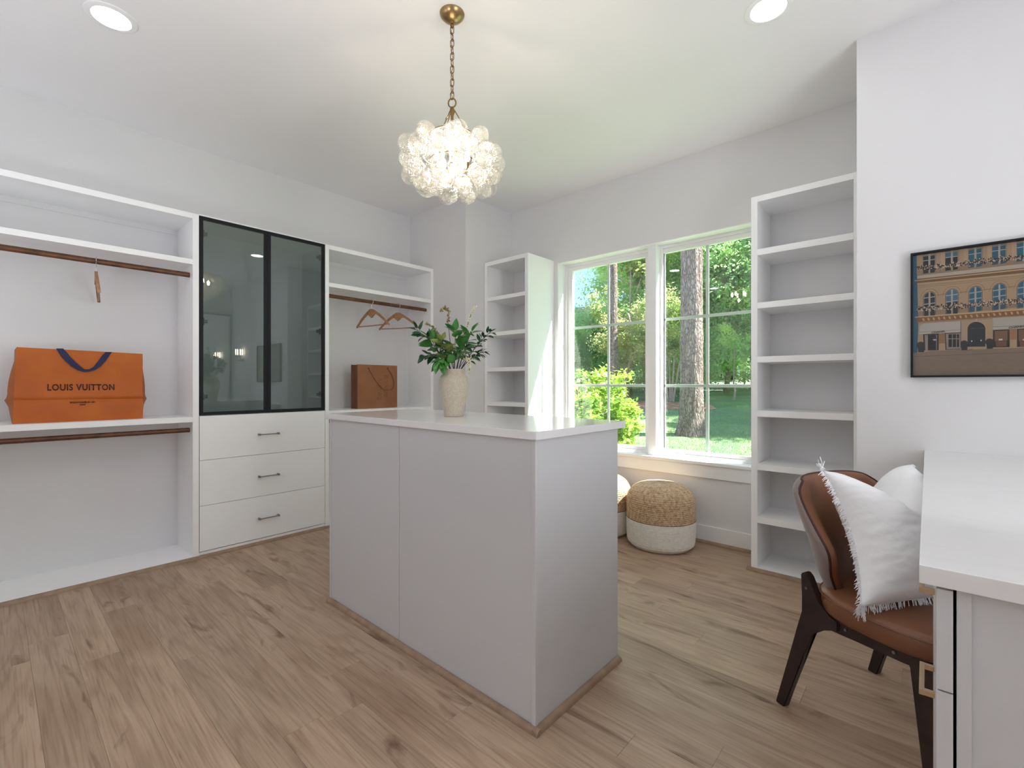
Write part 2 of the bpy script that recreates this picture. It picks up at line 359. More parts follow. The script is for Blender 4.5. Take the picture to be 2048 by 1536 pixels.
def kids(o): return [c for c in bpy.data.objects if c.parent == o]
def dup(root, loc, rz=None, label=None):
    ch = {}
    for c in bpy.data.objects:
        if c.parent: ch.setdefault(c.parent.name, []).append(c)
    def cp(o, par):
        c = o.copy(); C.objects.link(c)
        if par: c.parent = par
        for k in ch.get(o.name, []): cp(k, c)
        return c
    r = cp(root, None); r.location = loc
    if rz is not None: r.rotation_euler = (0, 0, rz)
    if label: r['label'] = label
    return r
def shift(me_obj, origin):
    """put the object's origin at a world point without moving it"""
    me_obj.data.transform(Matrix.Translation(-Vector(origin))); me_obj.location = Vector(me_obj.location)+Vector(origin)
    return me_obj
def text_part(body, size, fn, mat, name, parent, spacing=1.0, weight=0.0, align='CENTER', depth=.0006):
    cu = bpy.data.curves.new('t', 'FONT'); cu.body = body; cu.size = size; cu.space_character = spacing
    cu.offset = weight; cu.align_x = align; cu.extrude = 0; cu.resolution_u = 3
    to = bpy.data.objects.new('t', cu); C.objects.link(to)
    bpy.context.view_layer.update()
    me = bpy.data.meshes.new_from_object(to.evaluated_get(bpy.context.evaluated_depsgraph_get()))
    bpy.data.objects.remove(to); bpy.data.curves.remove(cu)
    mb = MB(); mb.b.from_mesh(me); bpy.data.meshes.remove(me)
    r = bmesh.ops.extrude_face_region(mb.b, geom=list(mb.b.faces))
    for v in r['geom']:
        if isinstance(v, bmesh.types.BMVert): v.co.z += depth
    for v in mb.b.verts: v.co = Vector(fn(v.co.x, v.co.y, v.co.z))
    return mb.build(name, mat, parent)

# ------------------------------------------------------------------ room shell
HZ = 2.73
XL, XR, YB, YP, YW = -3.78, 2.0, -2.0, 2.73, 3.31     # left wall, right wall, behind, picture wall, window wall
NL, NR = -2.975, -.25                                  # window nook
WX0, WX1, WZ0, WZ1 = -2.419, -.80, .56, 2.16           # window opening
def wall(name, boxes, mat='wall'):
    m = MB()
    for b in boxes: m.box(*b)
    return struct(m.build(name, M[mat]))
wall('wall_left', [(XL-.15, XL, YB-.15, YP, 0, HZ)])
wall('wall_left_return', [(XL-.15, NL, YP, YW+.0, 0, HZ)])
wall('wall_window', [(XL-.15, WX0, YW, YW+.15, 0, HZ), (WX1, NR+.35, YW, YW+.15, 0, HZ), (WX0, WX1, YW, YW+.15, WZ1, HZ), (WX0, WX1, YW, YW+.15, 0, WZ0-.025)])
wall('wall_right_return', [(NR, NR+.35, YP+.1, YW, 0, HZ), (NR, XR+.15, YP, YP+.1, 0, HZ)])
wall('wall_right', [(XR, XR+.15, YB-.15, YP, 0, HZ)])
wall('wall_behind', [(XL, XR, YB-.15, YB, 0, HZ)])
wall('ceiling', [(XL-.15, XR+.15, YB-.15, YW+.15, HZ, HZ+.12)], 'ceil')
# roof slab above so that no light leaks in
floor = struct(MB().box(XL-.15, XR+.15, YB-.15, YW+.15, -.14, -.012).build('floor', M['qround']))
# planks
random.seed(3)
P = .125; y0 = .353-P*19; LEN = 1.5
known = {.353: -2.95, .478: -2.21, .728: -1.455, .853: -1.682, 1.353: -.461, -.022: -2.66, 1.478: -.46+.6}
pl_cache = {}
def plank_mesh(x0, x1, y0_, y1_):
    key = (round(x1-x0, 3), round(y1_-y0_, 3))
    if key in pl_cache: return pl_cache[key]
    hx, hy = (x1-x0)/2, (y1_-y0_)/2
    m = MB(); m.box(-hx, hx, -hy, hy, -.012, 0)
    tops = [e for e in m.b.edges if all(v.co.z > -.001 for v in e.verts)]
    bmesh.ops.bevel(m.b, geom=tops, offset=.0004, segments=1, affect='EDGES')
    me = bpy.data.meshes.new('plank'); m.b.to_mesh(me); m.b.free(); me.materials.append(M['oak'])
    pl_cache[key] = me; return me
row = 0; y = y0
while y < YW-.001:
    ya, yb = max(y, YB), min(y+P, YW)
    if yb-ya > .01:
        off = None
        for kk, vv in known.items():
            if abs(kk-y) < .02: off = vv
        if off is None: off = XL+random.random()*LEN
        while off > XL: off -= LEN
        x = off
        while x < XR:
            xa, xb = max(x, XL), min(x+LEN, XR)
            if yb > YP+.01: xb = min(xb, NR); xa = max(xa, NL)
            if xb-xa > .02:
                o = bpy.data.objects.new('plank', plank_mesh(xa+.0002, xb-.0002, ya+.0002, yb-.0002))
                C.objects.link(o); o.parent = floor; o.location = ((xa+xb)/2, (ya+yb)/2, 0)
            x += LEN
    y += P; row += 1

# quarter rounds and baseboards
def qround(m, p0, p1, nrm, r=.019):
    """quarter round from p0 to p1 along the floor, wall side at p, bulging towards nrm"""
    p0 = Vector(p0); p1 = Vector(p1); nrm = Vector(nrm)
    prof = [(0, 0)]+[(r*math.cos(a), r*math.sin(a)) for a in [i*PI/2/6 for i in range(7)]]
    A = [m.b.verts.new(p0+nrm*u+Vector((0, 0, v))) for u, v in prof]; B = [m.b.verts.new(p1+nrm*u+Vector((0, 0, v))) for u, v in prof]
    n = len(prof)
    for i in range(n): m.b.faces.new((A[i], A[(i+1) % n], B[(i+1) % n], B[i]))
    m.b.faces.new(A[::-1]); m.b.faces.new(B)
XC = -3.42
m = MB(); qround(m, (XC, -1.2, 0), (XC, .872, 0), (1, 0, 0)); struct(m.build('trim_1', M['qround'], smooth=True))
m = MB(); qround(m, (XC-.008, .872, 0), (XC-.008, 2.735, 0), (1, 0, 0)); struct(m.build('trim_2', M['qround'], smooth=True))
m = MB(); qround(m, (-2.455, YW-.016, 0), (-.785, YW-.016, 0), (0, -1, 0)); struct(m.build('trim_3', M['qround'], smooth=True))
m = MB(); qround(m, (-.80, 2.995, 0), (NR, 2.995, 0), (0, -1, 0)); struct(m.build('trim_4', M['qround'], smooth=True))
m = MB(); qround(m, (NL, 2.945, 0), (-2.46, 2.945, 0), (0, -1, 0)); struct(m.build('trim_5', M['qround'], smooth=True))
struct(MB().box(-2.455, -.785, YW-.016, YW, 0, .118, .002).build('baseboard_window', M['trim']))
struct(MB().box(NR, .012, YP-.016, YP, 0, .118, .002).build('baseboard_right', M['trim']))

# ------------------------------------------------------------------ windows
struct(MB().box(WX0-.035, WX1, YW-.03, YW+.115, WZ0-.022, WZ0, .004).build('trim_6', M['trim']))          # stool
struct(MB().box(WX0-.02, WX1+.015, YW-.018, YW, WZ0-.11, WZ0-.024, .002).build('trim_7', M['trim']))       # apron
# head and side jamb linings
struct(MB().box(WX0, WX0+.006, YW+.0, YW+.10, WZ0, WZ1).box(WX0+.006, WX1, YW, YW+.10, WZ1-.006, WZ1).build('trim_8', M['trim']))
MX0, MX1 = -1.592, -1.527
struct(MB().box(MX0, MX1, YW+.03, YW+.14, WZ0, WZ1-.006, .003).build('trim_9', M['trim']))                # mullion post
def window(idx, x0, x1, gx0, gx1, mx, label):
    z0, z1 = WZ0, WZ1-.006
    t = MB()
    t.box(x0, x1, YW+.10, YW+.14, z1-.022, z1, .002).box(x0, x1, YW+.10, YW+.14, z0, z0+.018, .002)
    t.box(x0, x0+.02, YW+.10, YW+.14, z0+.018, z1-.022, .002).box(x1-.02, x1, YW+.10, YW+.14, z0+.018, z1-.022, .002)
    r = struct(t.build('window_%d' % idx, M['vinyl']))
    s = MB()
    s.box(x0+.02, x1-.02, YW+.115, YW+.15, 2.100, z1-.022, .003).box(x0+.02, x1-.02, YW+.115, YW+.15, z0+.018, .606, .003)
    s.box(x0+.02, gx0, YW+.115, YW+.15, .606, 2.100, .003).box(gx1, x1-.02, YW+.115, YW+.15, .606, 2.100, .003)
    s.build('sash', M['vinyl'], r, world=False)
    MB().box(gx0-.005, gx1+.005, YW+.131, YW+.133, .600, 2.105).build('pane', M['pane'], r, world=False)
    for zz in (1.594, 1.087):
        MB().box(gx0, gx1, YW+.136, YW+.142, zz-.011, zz+.011, .002).build('muntin', M['muntin'], r, world=False)
    MB().box(mx-.011, mx+.011, YW+.1355, YW+.1425, .606, 2.100, .002).build('muntin', M['muntin'], r, world=False)
    return r
window(1, WX0+.006, MX0, -2.345, -1.655, -1.995, '')
window(2, MX1, WX1, -1.530+.07-.075+.005, -.85, -1.187, '')

# ------------------------------------------------------------------ built-in wardrobes (left wall)
T = .033
def wardrobe(name, label, ya, yb, rods, left_post=True, right_post=True, lower=True):
    t = thing(name, label, 'wardrobe', (XL, (ya+yb)/2, 0))
    xa, xb = XL+.001, XC
    if left_post: MB().box(xa, xb, ya, ya+.030, .0, 2.167, .0015).build('side_panel', M['cab'], t)
    if right_post: MB().box(xa, xb, yb-.033, yb, .0, 2.167, .0015).build('side_panel', M['cab'], t)
    yi, yj = ya+(.030 if left_post else 0), yb-(.033 if right_post else 0)
    MB().box(xa, xb, yi, yj, 2.134, 2.167, .0015).build('top_panel', M['cab'], t)
    MB().box(xa, xb, yi, yj, 1.847, 1.879, .0015).build('shelf', M['cab'], t)
    MB().box(xa, xb, yi, yj, .862, .894, .0015).build('shelf', M['cab'], t)
    MB().box(xa, xb, yi, yj, .0, .019).build('bottom_panel', M['cab'], t)
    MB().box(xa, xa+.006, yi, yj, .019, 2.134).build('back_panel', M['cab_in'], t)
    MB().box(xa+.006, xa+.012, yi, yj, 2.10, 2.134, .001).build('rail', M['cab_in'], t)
    for z0, z1 in rods:
        zc = (z0+z1)/2; hz = (z1-z0)/2
        pr = [(.011*math.cos(a), hz*math.sin(a)) for a in [i*2*PI/16 for i in range(16)]]
        m = MB(); m.prism([(u*(1 if abs(u) < .01 else 1), v) for u, v in pr], lambda u, v, q, zc=zc: (-3.49+u, q, zc+v), yi+.001, yj-.001)
        m.build('hanging_rod', M['rod'], t, smooth=True)
    return t
wl = wardrobe('open_wardrobe', 'long white open wardrobe with two dark wooden rods, holding the orange bag', -1.2, .870, [(1.775, 1.807), (.794, .823)])
wr = wardrobe('open_wardrobe', 'shorter white open wardrobe right of the smoked glass doors, holding the brown bag', 1.693, 2.735, [(1.775, 1.805), (.794, .823)])

# ---- glass door and drawer unit
ya, yb = .8715, 1.6915
t = thing('display_cabinet', 'white built-in cabinet with two smoked glass doors above three drawers', 'cabinet', (XL, (ya+yb)/2, 0))
xa = XL+.001
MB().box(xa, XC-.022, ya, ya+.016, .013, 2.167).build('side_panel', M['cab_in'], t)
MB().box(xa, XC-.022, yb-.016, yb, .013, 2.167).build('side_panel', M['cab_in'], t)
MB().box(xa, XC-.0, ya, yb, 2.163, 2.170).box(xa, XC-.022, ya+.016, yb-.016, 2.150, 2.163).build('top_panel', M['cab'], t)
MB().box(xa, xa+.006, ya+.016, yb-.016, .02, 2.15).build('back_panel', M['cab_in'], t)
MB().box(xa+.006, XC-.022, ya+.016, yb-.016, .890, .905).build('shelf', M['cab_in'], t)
MB().box(XC-.040, XC-.006, ya, yb, 0, .036).build('toe_kick', M['cab'], t)
for k, (z0, z1) in enumerate([(.616, .898), (.328, .616), (.040, .328)]):
    d = MB().box(XC-.020, XC, ya+.002, yb-.002, z0+.0012, z1-.0012, .001).build('drawer', M['cab'], t)
    zc = (.754, .466, .178)[k]; yc = 1.282; hh = MB()
    hh.tube([(XC+.026, yc-.068, zc), (XC+.026, yc+.068, zc)], .0038, 10)
    for s_ in (-1, 1):
        hh.box(XC, XC+.031, yc+s_*.062-.005, yc+s_*.062+.005, zc-.006, zc+.006, .001)
    hh.build('handle', M['steel'], d, smooth=True)
mid = 1.279; fw = .020
for k, (a, b) in enumerate([(ya+.002, mid-.0012), (mid+.0012, yb-.002)]):
    z0, z1 = .901, 2.161
    f = MB(); X0, X1 = XC-.020, XC
    f.box(X0, X1, a, b, z1-fw, z1, .001).box(X0, X1, a, b, z0, z0+fw, .001).box(X0, X1, a, a+fw, z0+fw, z1-fw, .001).box(X0, X1, b-fw, b, z0+fw, z1-fw, .001)
    d = f.build('glass_door', M['black'], t)
    MB().box(XC-.010, XC-.006, a+fw-.004, b-fw+.004, z0+fw-.004, z1-fw+.004).build('pane', M['smoke'], d)
    yh = a+fw+.004 if k == 0 else b-fw-.03
    for zz in (1.02, 1.50, 2.06):
        MB().box(XC-.034, XC-.0225, yh, yh+.026, zz-.012, zz+.012, .002).box(XC-.034, XC-.0225, yh+(.018 if k else -.0), yh+(.03 if k else .008), zz-.022, zz+.022, .002).build('hinge', M['hinge'], d)

# ------------------------------------------------------------------ tall bookcases flanking the window
def bookcase(label, x0, x1, yf, top, shelves, deck):
    t = thing('bookcase', label, 'bookcase', ((x0+x1)/2, YW, 0)); w_ = .034
    MB().box(x0, x0+w_, yf, YW-.001, 0, top, .0015).build('side_panel', M['cab'], t)
    MB().box(x1-w_, x1, yf, YW-.001, 0, top, .0015).build('side_panel', M['cab'], t)
    MB().box(x0+w_, x1-w_, yf, YW-.001, top-.034, top, .0015).build('top_panel', M['cab'], t)
    for a, b in shelves: MB().box(x0+w_, x1-w_, yf, YW-.007, a, b, .0015).build('shelf', M['cab'], t)
    MB().box(x0+w_, x1-w_, yf, YW-.007, 0, deck, .001).build('bottom_panel', M['cab'], t)
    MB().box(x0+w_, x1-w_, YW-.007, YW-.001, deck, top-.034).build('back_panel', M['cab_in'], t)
    return t
bookcase('tall narrow white bookcase left of the window, behind the vase', -2.970, -2.460, 2.951, 2.186,
         [(1.837, 1.870), (1.523, 1.558), (1.211, 1.245), (.908, .944), (.600, .634), (.290, .324)], .02)
bookcase('tall white bookcase right of the window with seven empty compartments, behind the chair', -.780, -.254, 3.0, 2.205,
         [(1.856, 1.892), (1.543, 1.578), (1.226, 1.261), (.908, .944), (.595, .631), (.284, .319)], .02)

# ------------------------------------------------------------------ island
t = thing('island_cabinet', 'free-standing white closet island cabinet with an oak quarter round at its foot', 'cabinet', (-1.6, 1.40, 0))
IX0, IX1, IY0, IY1, IT = -2.265, -.922, 1.143, 1.668, .923
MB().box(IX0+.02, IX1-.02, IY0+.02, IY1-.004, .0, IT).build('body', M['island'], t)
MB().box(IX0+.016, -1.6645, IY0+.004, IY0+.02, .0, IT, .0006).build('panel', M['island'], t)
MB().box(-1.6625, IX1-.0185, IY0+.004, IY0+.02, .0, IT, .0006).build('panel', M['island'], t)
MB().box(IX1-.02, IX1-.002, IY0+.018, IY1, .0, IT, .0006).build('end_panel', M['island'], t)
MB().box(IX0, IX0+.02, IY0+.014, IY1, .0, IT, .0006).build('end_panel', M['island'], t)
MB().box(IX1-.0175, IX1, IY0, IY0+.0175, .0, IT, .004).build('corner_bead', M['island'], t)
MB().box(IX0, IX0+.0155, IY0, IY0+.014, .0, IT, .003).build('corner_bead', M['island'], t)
for a, b in ((.62, .90), (.33, .617), (.10, .327)):
    d = MB().box(IX0+.03, IX1-.012, IY1, IY1+.018, a, b, .001).build('drawer', M['island'], t)
    MB().tube([(-1.66, IY1+.045, (a+b)/2), (-1.52, IY1+.045, (a+b)/2)], .004, 8).box(-1.655, -1.645, IY1+.018, IY1+.05, (a+b)/2-.005, (a+b)/2+.005).box(-1.535, -1.525, IY1+.018, IY1+.05, (a+b)/2-.005, (a+b)/2+.005).build('handle', M['steel'], d)
m = MB(); qround(m, (IX0-.0, IY0+.002, 0), (IX1+.019, IY0+.002, 0), (0, -1, 0)); qround(m, (IX1-.001, IY0-.017, 0), (IX1-.001, IY1+.0, 0), (1, 0, 0))
m.build('quarter_round', M['qround'], t, smooth=True)
ct = MB().box(-2.298, -.914, 1.136, 1.716, .9231, .950, .0015).build('worktop', M['quartz'])
tag(shift(ct, (-1.6, 1.4, .923)), 'glossy white quartz worktop on the closet island, under the vase', 'worktop')

# ------------------------------------------------------------------ desk
DT = .810; DY0 = .992
dk = MB().box(-.010, 1.0, DY0, YP-.001, .781, DT, .0015).build('desk_worktop', M['quartz'])
tag(shift(dk, (.5, 1.9, .781)), 'white quartz worktop of the desk against the picture wall', 'worktop')
t = thing('desk_drawer_unit', 'white drawer unit with brass pulls under the near end of the desk', 'cabinet', (.3, 1.3, 0))
def drawer_unit(t, ya, yb):
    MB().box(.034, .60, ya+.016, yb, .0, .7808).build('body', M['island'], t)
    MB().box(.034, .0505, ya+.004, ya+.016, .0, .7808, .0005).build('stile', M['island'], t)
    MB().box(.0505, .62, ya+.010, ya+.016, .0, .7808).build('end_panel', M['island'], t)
    for a, b in ((.6155, .775), (.33, .6125), (.06, .327)):
        d = MB().box(.0105, .030, ya+.002, yb-.002, a, b, .001).build('drawer', M['island'], t)
        zc = {.6155: .702, .33: .505, .06: .20}[a]
        h = MB(); yc = (ya+yb)/2-.02
        h.box(-.0125, -.0045, yc-.06, yc+.06, zc-.0055, zc+.0055, .001)
        for s_ in (-1, 1): h.box(-.006, .0105, yc+s_*.055-.005, yc+s_*.055+.005, zc-.005, zc+.005, .001)
        h.build('handle', M['gold'], d)
drawer_unit(t, 1.0, 1.555)
t2 = thing('desk_end_support', 'white support panel at the far end of the desk by the wall', 'panel', (.3, 2.6, 0))
MB().box(.034, .60, 2.60, 2.72, .0, .7808).build('body', M['island'], t2)

# ------------------------------------------------------------------ recessed lights
def can(x, y, label, first=[]):
    if first: return dup(first[0], (x, y, HZ), 0, label)
    t = thing('recessed_light', label, 'ceiling light', (x, y, HZ), group='recessed ceiling lights')
    MB().lathe([(.066, -.001), (.070, -.0065), (.082, -.0075), (.0925, -.004), (.094, 0)], 40, (x, y, HZ)).build('trim_ring', M['trim'], t, smooth=True)
    MB().lathe([(0, -.0035), (.067, -.0035)], 40, (x, y, HZ)).build('lens', M['can'], t)
    first.append(t); return t
can(-2.705, .355, 'round white recessed light glowing in the ceiling above the long wardrobe')
can(-.515, 2.245, 'round white recessed light glowing in the ceiling near the picture wall')
can(-.515, .30, 'recessed light in the ceiling over the camera position')
can(1.25, .30, 'recessed light in the ceiling beside the right wall')
can(-2.705, -1.30, 'recessed light in the back left part of the ceiling')
can(-.515, -1.30, 'recessed light in the middle of the back ceiling')
can(1.25, -1.30, 'recessed light in the back right corner of the ceiling')

# ------------------------------------------------------------------ chandelier
CX, CY = -1.562, 1.352
t = thing('bubble_chandelier', 'brass chandelier of clustered clear swirled glass bubbles hanging on a chain', 'chandelier', (CX, CY, HZ))
MB().lathe([(0, -.034), (.012, -.034), (.022, -.030), (.040, -.021), (.052, -.008), (.0545, -.001), (.0545, 0)], 40, (CX, CY, HZ)).build('canopy', M['brass'], t, smooth=True, sharp=60)
MB().lathe([(0, -.062), (.006, -.060), (.009, -.052), (.006, -.044), (.010, -.036), (.010, -.030)], 16, (CX, CY, HZ)).build('canopy_loop', M['chain'], t, smooth=True)
lk = MB(); pts = []
hl, wl2 = .0175, .0085
for i in range(20):
    a = 2*PI*i/20; pts.append((wl2*math.cos(a), 0, (hl-wl2)*(1 if math.sin(a) > 0 else -1 if math.sin(a) < 0 else 0)+wl2*math.sin(a)))
lk.tube(pts, .0019, 6, closed=True)
link0 = lk.build('chain_link', M['chain'], t, smooth=True, world=False)
z = -.072; i = 0
while z > -.365:
    o = link0 if i == 0 else link0.copy()
    if i: C.objects.link(o)
    o.parent = t; o.location = (0, 0, z); o.rotation_euler = (0, 0, (i % 2)*PI/2+.35)
    z -= .0288; i += 1
cord = MB().tube([(CX+.004*math.sin(k*1.9), CY+.004*math.cos(k*1.9), HZ-.05-.33*k/24) for k in range(25)], .0013, 6).build('lamp_cord', M['chain'], t)
zr = HZ-.392
MB().tube([(CX+.017*math.cos(a)*.8, CY+.017*math.cos(a)*.6, zr+.020*math.sin(a)) for a in [2*PI*q/20 for q in range(20)]], .0032, 8, closed=True).build('top_ring', M['chain'], t, smooth=True)
zt = zr-.028
MB().lathe([(0, .012), (.006, .010), (.010, 0), (.012, -.012), (.008, -.022), (.0065, -.03), (.0065, -.25), (.014, -.255), (.014, -.262), (0, -.262)], 16, (CX, CY, zt)).build('stem', M['chain'], t, smooth=True)
for k in range(3):
    a = k*2*PI/3+.9; d = Vector((math.cos(a), math.sin(a), 0)); p0 = Vector((CX, CY, zt-.002))+d*.010; p1 = Vector((CX, CY, zt-.125))+d*.085
    m = MB(); m.tube([p0, p0.lerp(p1, .45)], .0022, 6); m.tube([p0.lerp(p1, .55), p1], .0022, 6)
    q = p0.lerp(p1, .5); u = (p1-p0).normalized(); s_ = u.cross(Vector((0, 0, 1))).normalized()
    m.tube([q+u*.010*math.cos(b)+s_*.005*math.sin(b) for b in [2*PI*j/10 for j in range(10)]], .0018, 5, closed=True)
    m.build('hanging_arm', M['chain'], t)
MB().tube([(CX+.105*math.cos(a), CY+.105*math.sin(a), zt-.13) for a in [2*PI*q/32 for q in range(32)]], .003, 6, closed=True).build('frame_ring', M['chain'], t)
MB().tube([(CX+.10*math.cos(a), CY+.10*math.sin(a), zt-.235) for a in [2*PI*q/32 for q in range(32)]], .003, 6, closed=True).build('frame_ring', M['chain'], t)
ZC = HZ-.668
bulbs = [(.070*math.cos(a), .070*math.sin(a), .030) for a in (.5, 1.76, 3.0, 4.27, 5.53)]+[(0, 0, -.035)]
for (bx, by, bz) in bulbs:
    c = (CX+bx, CY+by, ZC+bz)
    MB().lathe([(.008, -.052), (.0085, -.022), (.0, -.021)], 12, c).build('socket', M['chain'], t, smooth=True)
    MB().lathe([(0, -.020), (.007, -.018), (.0115, -.004), (.0105, .010), (.005, .024), (0, .030)], 14, c).build('bulb', M['bulb'], t, smooth=True)
bb = MB(); bmesh.ops.create_icosphere(bb.b, subdivisions=4, radius=1.0)
bub0 = bb.build('glass_bubble', M['bubble'], t, smooth=True, world=False)
random.seed(12)
rings = [(.098, .150, 8, .2, .041), (.062, .188, 10, .0, .043), (.012, .198, 11, .3, .0425), (-.045, .180, 10, .1, .043), (-.084, .135, 8, .35, .044), (-.108, .070, 5, .1, .043), (.092, .085, 4, .5, .038)]
first = True
bl = []
for dz, rr, n_, ph, br in rings:
    for k in range(n_):
        a = 2*PI*(k+ph)/n_+random.uniform(-.08, .08); r_ = rr*random.uniform(.93, 1.06)
        bl.append((r_*math.cos(a), r_*math.sin(a), dz*.88+random.uniform(-.012, .012), br*random.uniform(.88, 1.06)))
for (x_, y_, z_, r_) in bl:
    o = bub0 if first else bub0.copy()
    if not first: C.objects.link(o)
    first = False
    o.parent = t; o.location = (x_, y_, z_+ZC-HZ); o.scale = (r_, r_, r_*random.uniform(.98, 1.06))
    out = Vector((x_, y_, z_*.8)).normalized()
    o.rotation_euler = out.to_track_quat('Z', 'Y').to_euler()

# ------------------------------------------------------------------ hangers
def hanger():
    """hanger in local X-Z plane, origin at rod centre height"""
    t = thing('coat_hanger', '', 'hanger', (0, 0, 0), group='wooden coat hangers on the upper rods')
    top = []; bot = []
    n = 14; W_ = .200
    for i in range(n+1):
        s_ = i/n; x = s_*W_
        zt_ = -.058-.006*(1-math.exp(-(x/.012)**2))-(max(0, x-.018)/.182)**1.0*.128+.012*math.sin(PI*min(1, x/.2))
        th = .050*math.exp(-(x/.030)**2)+.026-.010*s_
        top.append((x, zt_)); bot.append((x, zt_-th*(1 if s_ < .98 else .9)))
    poly = [(-x, z) for x, z in top[::-1]]+[(x, z) for x, z in top[1:]]+[(x, z) for x, z in bot[::-1]]+[(-x, z) for x, z in bot[1:]]
    wd = MB()
    for (a, b, c_, d_) in zip(top, top[1:], bot[1:], bot):
        for sg in (-1, 1):
            wd.prism([(sg*p[0], p[1]) for p in (a, b, c_, d_)], lambda u, v, q: (u, q+.012*(abs(u)/.2)**1.6, v), -.007, .007)
    bmesh.ops.remove_doubles(wd.b, verts=wd.b.verts, dist=.0001)
    wd.build('body', M['hang'], t, world=False)
    MB().tube([(-.178, .010, -.196), (0, .012, -.198), (.178, .010, -.196)], .0048, 8).build('trouser_bar', M['hang'], t, world=False)
    hk = [(0, 0, -.075), (0, 0, -.040), (.001, 0, -.032)]
    for i in range(13):
        a = -PI*.30+i*(PI*1.28)/12; hk.append((.0205*math.cos(a), 0, .0015+.0205*math.sin(a)))
    MB().tube(hk, .0019, 6).build('hook', M['chrome'], t, smooth=True, world=False)
    return t
h0 = hanger(); h0.location = (-3.49, 2.131, 1.790); h0.rotation_euler = (0, 0, math.radians(9)); h0['label'] = 'wooden hanger left of its twin on the rod above the brown bag'
dup(h0, (-3.49, 2.393, 1.790), math.radians(23), 'wooden hanger nearest the rod end, partly behind the leaves of the vase')
dup(h0, (-3.49, .392, 1.792), math.radians(-6.5), 'single wooden hanger seen edge-on above the orange bag')

# ------------------------------------------------------------------ paper bags
def sheet(m, nu, nv, fn, thick=.0012):
    m.grid(nu, nv, fn)
t = thing('shopping_bag', 'large orange paper shopping bag with navy ribbon handle in the long wardrobe', 'bag', (-3.58, .336, .894))
bx0, bx1, by0, by1, bz0, bz1 = -3.665, -3.50, .071, .603, .8945, 1.292
def crease(v): return -.010*math.exp(-((v-.30)/.02)**2)+.006*math.sin(v*9)
def front(u, v):
    y = by0+(by1-by0)*u; zz = bz0+(bz1-bz0)*v-.010*v*u
    x = bx1-.030*v+crease(v)+.004*math.sin(u*7+v*5)*v
    return (x, y+.016*v*(1-u)-(-.004)*v*u, zz)
def back(u, v):
    y = by0+(by1-by0)*u; zz = bz0+(bz1-bz0)*v-.012*v*u-.012*v
    return (bx0+.050*v, y+.010*v*(1-u), zz)
m = MB(); m.grid(34, 40, front); m.build('front_panel', M['bagA'], t, smooth=True)
m = MB(); m.grid(12, 12, back); m.build('back_panel', M['bagA'], t, smooth=True)
def side(u0, sg):
    def f(s_, v):
        a = Vector(front(u0, v)); b = Vector(back(u0, v)); p = a.lerp(b, s_)
        p.y += sg*(.022*math.sin(PI*min(1, v*1.15))+.012*math.exp(-((v-.30)/.04)**2))*math.sin(PI*s_)
        return p
    return f
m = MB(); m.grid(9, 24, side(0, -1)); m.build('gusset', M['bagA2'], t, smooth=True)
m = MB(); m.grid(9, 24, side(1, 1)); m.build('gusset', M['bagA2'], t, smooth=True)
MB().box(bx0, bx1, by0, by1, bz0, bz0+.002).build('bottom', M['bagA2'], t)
def bagpt(y, zz, off=.0015):
    u = (y-by0)/(by1-by0); v = min(1, max(0, (zz-bz0)/(bz1-bz0))); v2 = (zz-bz0+.010*v*u)/(bz1-bz0)
    return (front(u, min(1, v2))[0]+off, y, zz)
def atx(px, py, X):     # photograph pixel -> point on the bag's plane x = X
    a = (px-1024)/930; r0 = -math.sin(TH)+a*math.cos(TH); r1 = math.cos(TH)+a*math.sin(TH); k = X/r0
    return (r1*k, 1.10+(768-py)/930*k)
# ribbon handle: a flat band hanging over the front
cl = [(119, 697), (127, 708), (136, 719), (147, 729), (158, 737), (168, 741.5), (178, 741), (188, 737), (198, 728), (207, 717), (217.5, 704)]
wd_ = [7, 7, 6.5, 6, 4.5, 2.6, 2.4, 3.4, 5.2, 6.2, 6.6]
m = MB(); up = []; lo = []
for i, ((px, py), w_) in enumerate(zip(cl, wd_)):
    a = cl[max(0, i-1)]; b = cl[min(len(cl)-1, i+1)]; dx, dy = b[0]-a[0], b[1]-a[1]; l_ = math.hypot(dx, dy); nx, ny = -dy/l_, dx/l_
    if i in (0, len(cl)-1): nx, ny = (-1 if i == 0 else -1), 0
    P1 = atx(px+nx*w_, py+ny*w_, -3.525); P2 = atx(px-nx*w_, py-ny*w_, -3.525)
    up.append(P1); lo.append(P2)
for i in range(len(cl)-1):
    q = []
    for P_ in (up[i], up[i+1], lo[i+1], lo[i]): q.append(P_)
    off = .003+.004*math.sin(PI*i/10)
    m.prism(q, lambda u, v, s_: (bagpt(u, v, s_)[0], u, v), off, off+.0015)
bmesh.ops.remove_doubles(m.b, verts=m.b.verts, dist=.0004)
m.build('ribbon_handle', M['navy'], t)
tc_ = atx(164.5, 774.5, -3.515); tw = atx(231, 776, -3.515)[0]-atx(98, 776, -3.515)[0]
text_part('LOUIS VUITTON', .050, lambda u, v, q: bagpt(tc_[0]+u*TWK, tc_[1]-.018+v, .0012+q), M['ink'], 'lettering', t, spacing=1.0, weight=.0012) if False else None
def fitted(body, size, width, yc, zc, parent, mat, weight=.0):
    cu = bpy.data.curves.new('t', 'FONT'); cu.body = body; cu.size = 1; cu.space_character = 1.12; to = bpy.data.objects.new('t', cu); C.objects.link(to); bpy.context.view_layer.update()
    w0 = to.dimensions.x; bpy.data.objects.remove(to); bpy.data.curves.remove(cu)
    k = width/(w0*size)
    return text_part(body, size, lambda u, v, q: bagpt(yc+u*k, zc+v, .0012+q), mat, 'lettering', parent, weight=weight, spacing=1.12)
fitted('LOUIS VUITTON', .0475, tw, tc_[0], tc_[1]-.016, t, M['ink'], .0013)
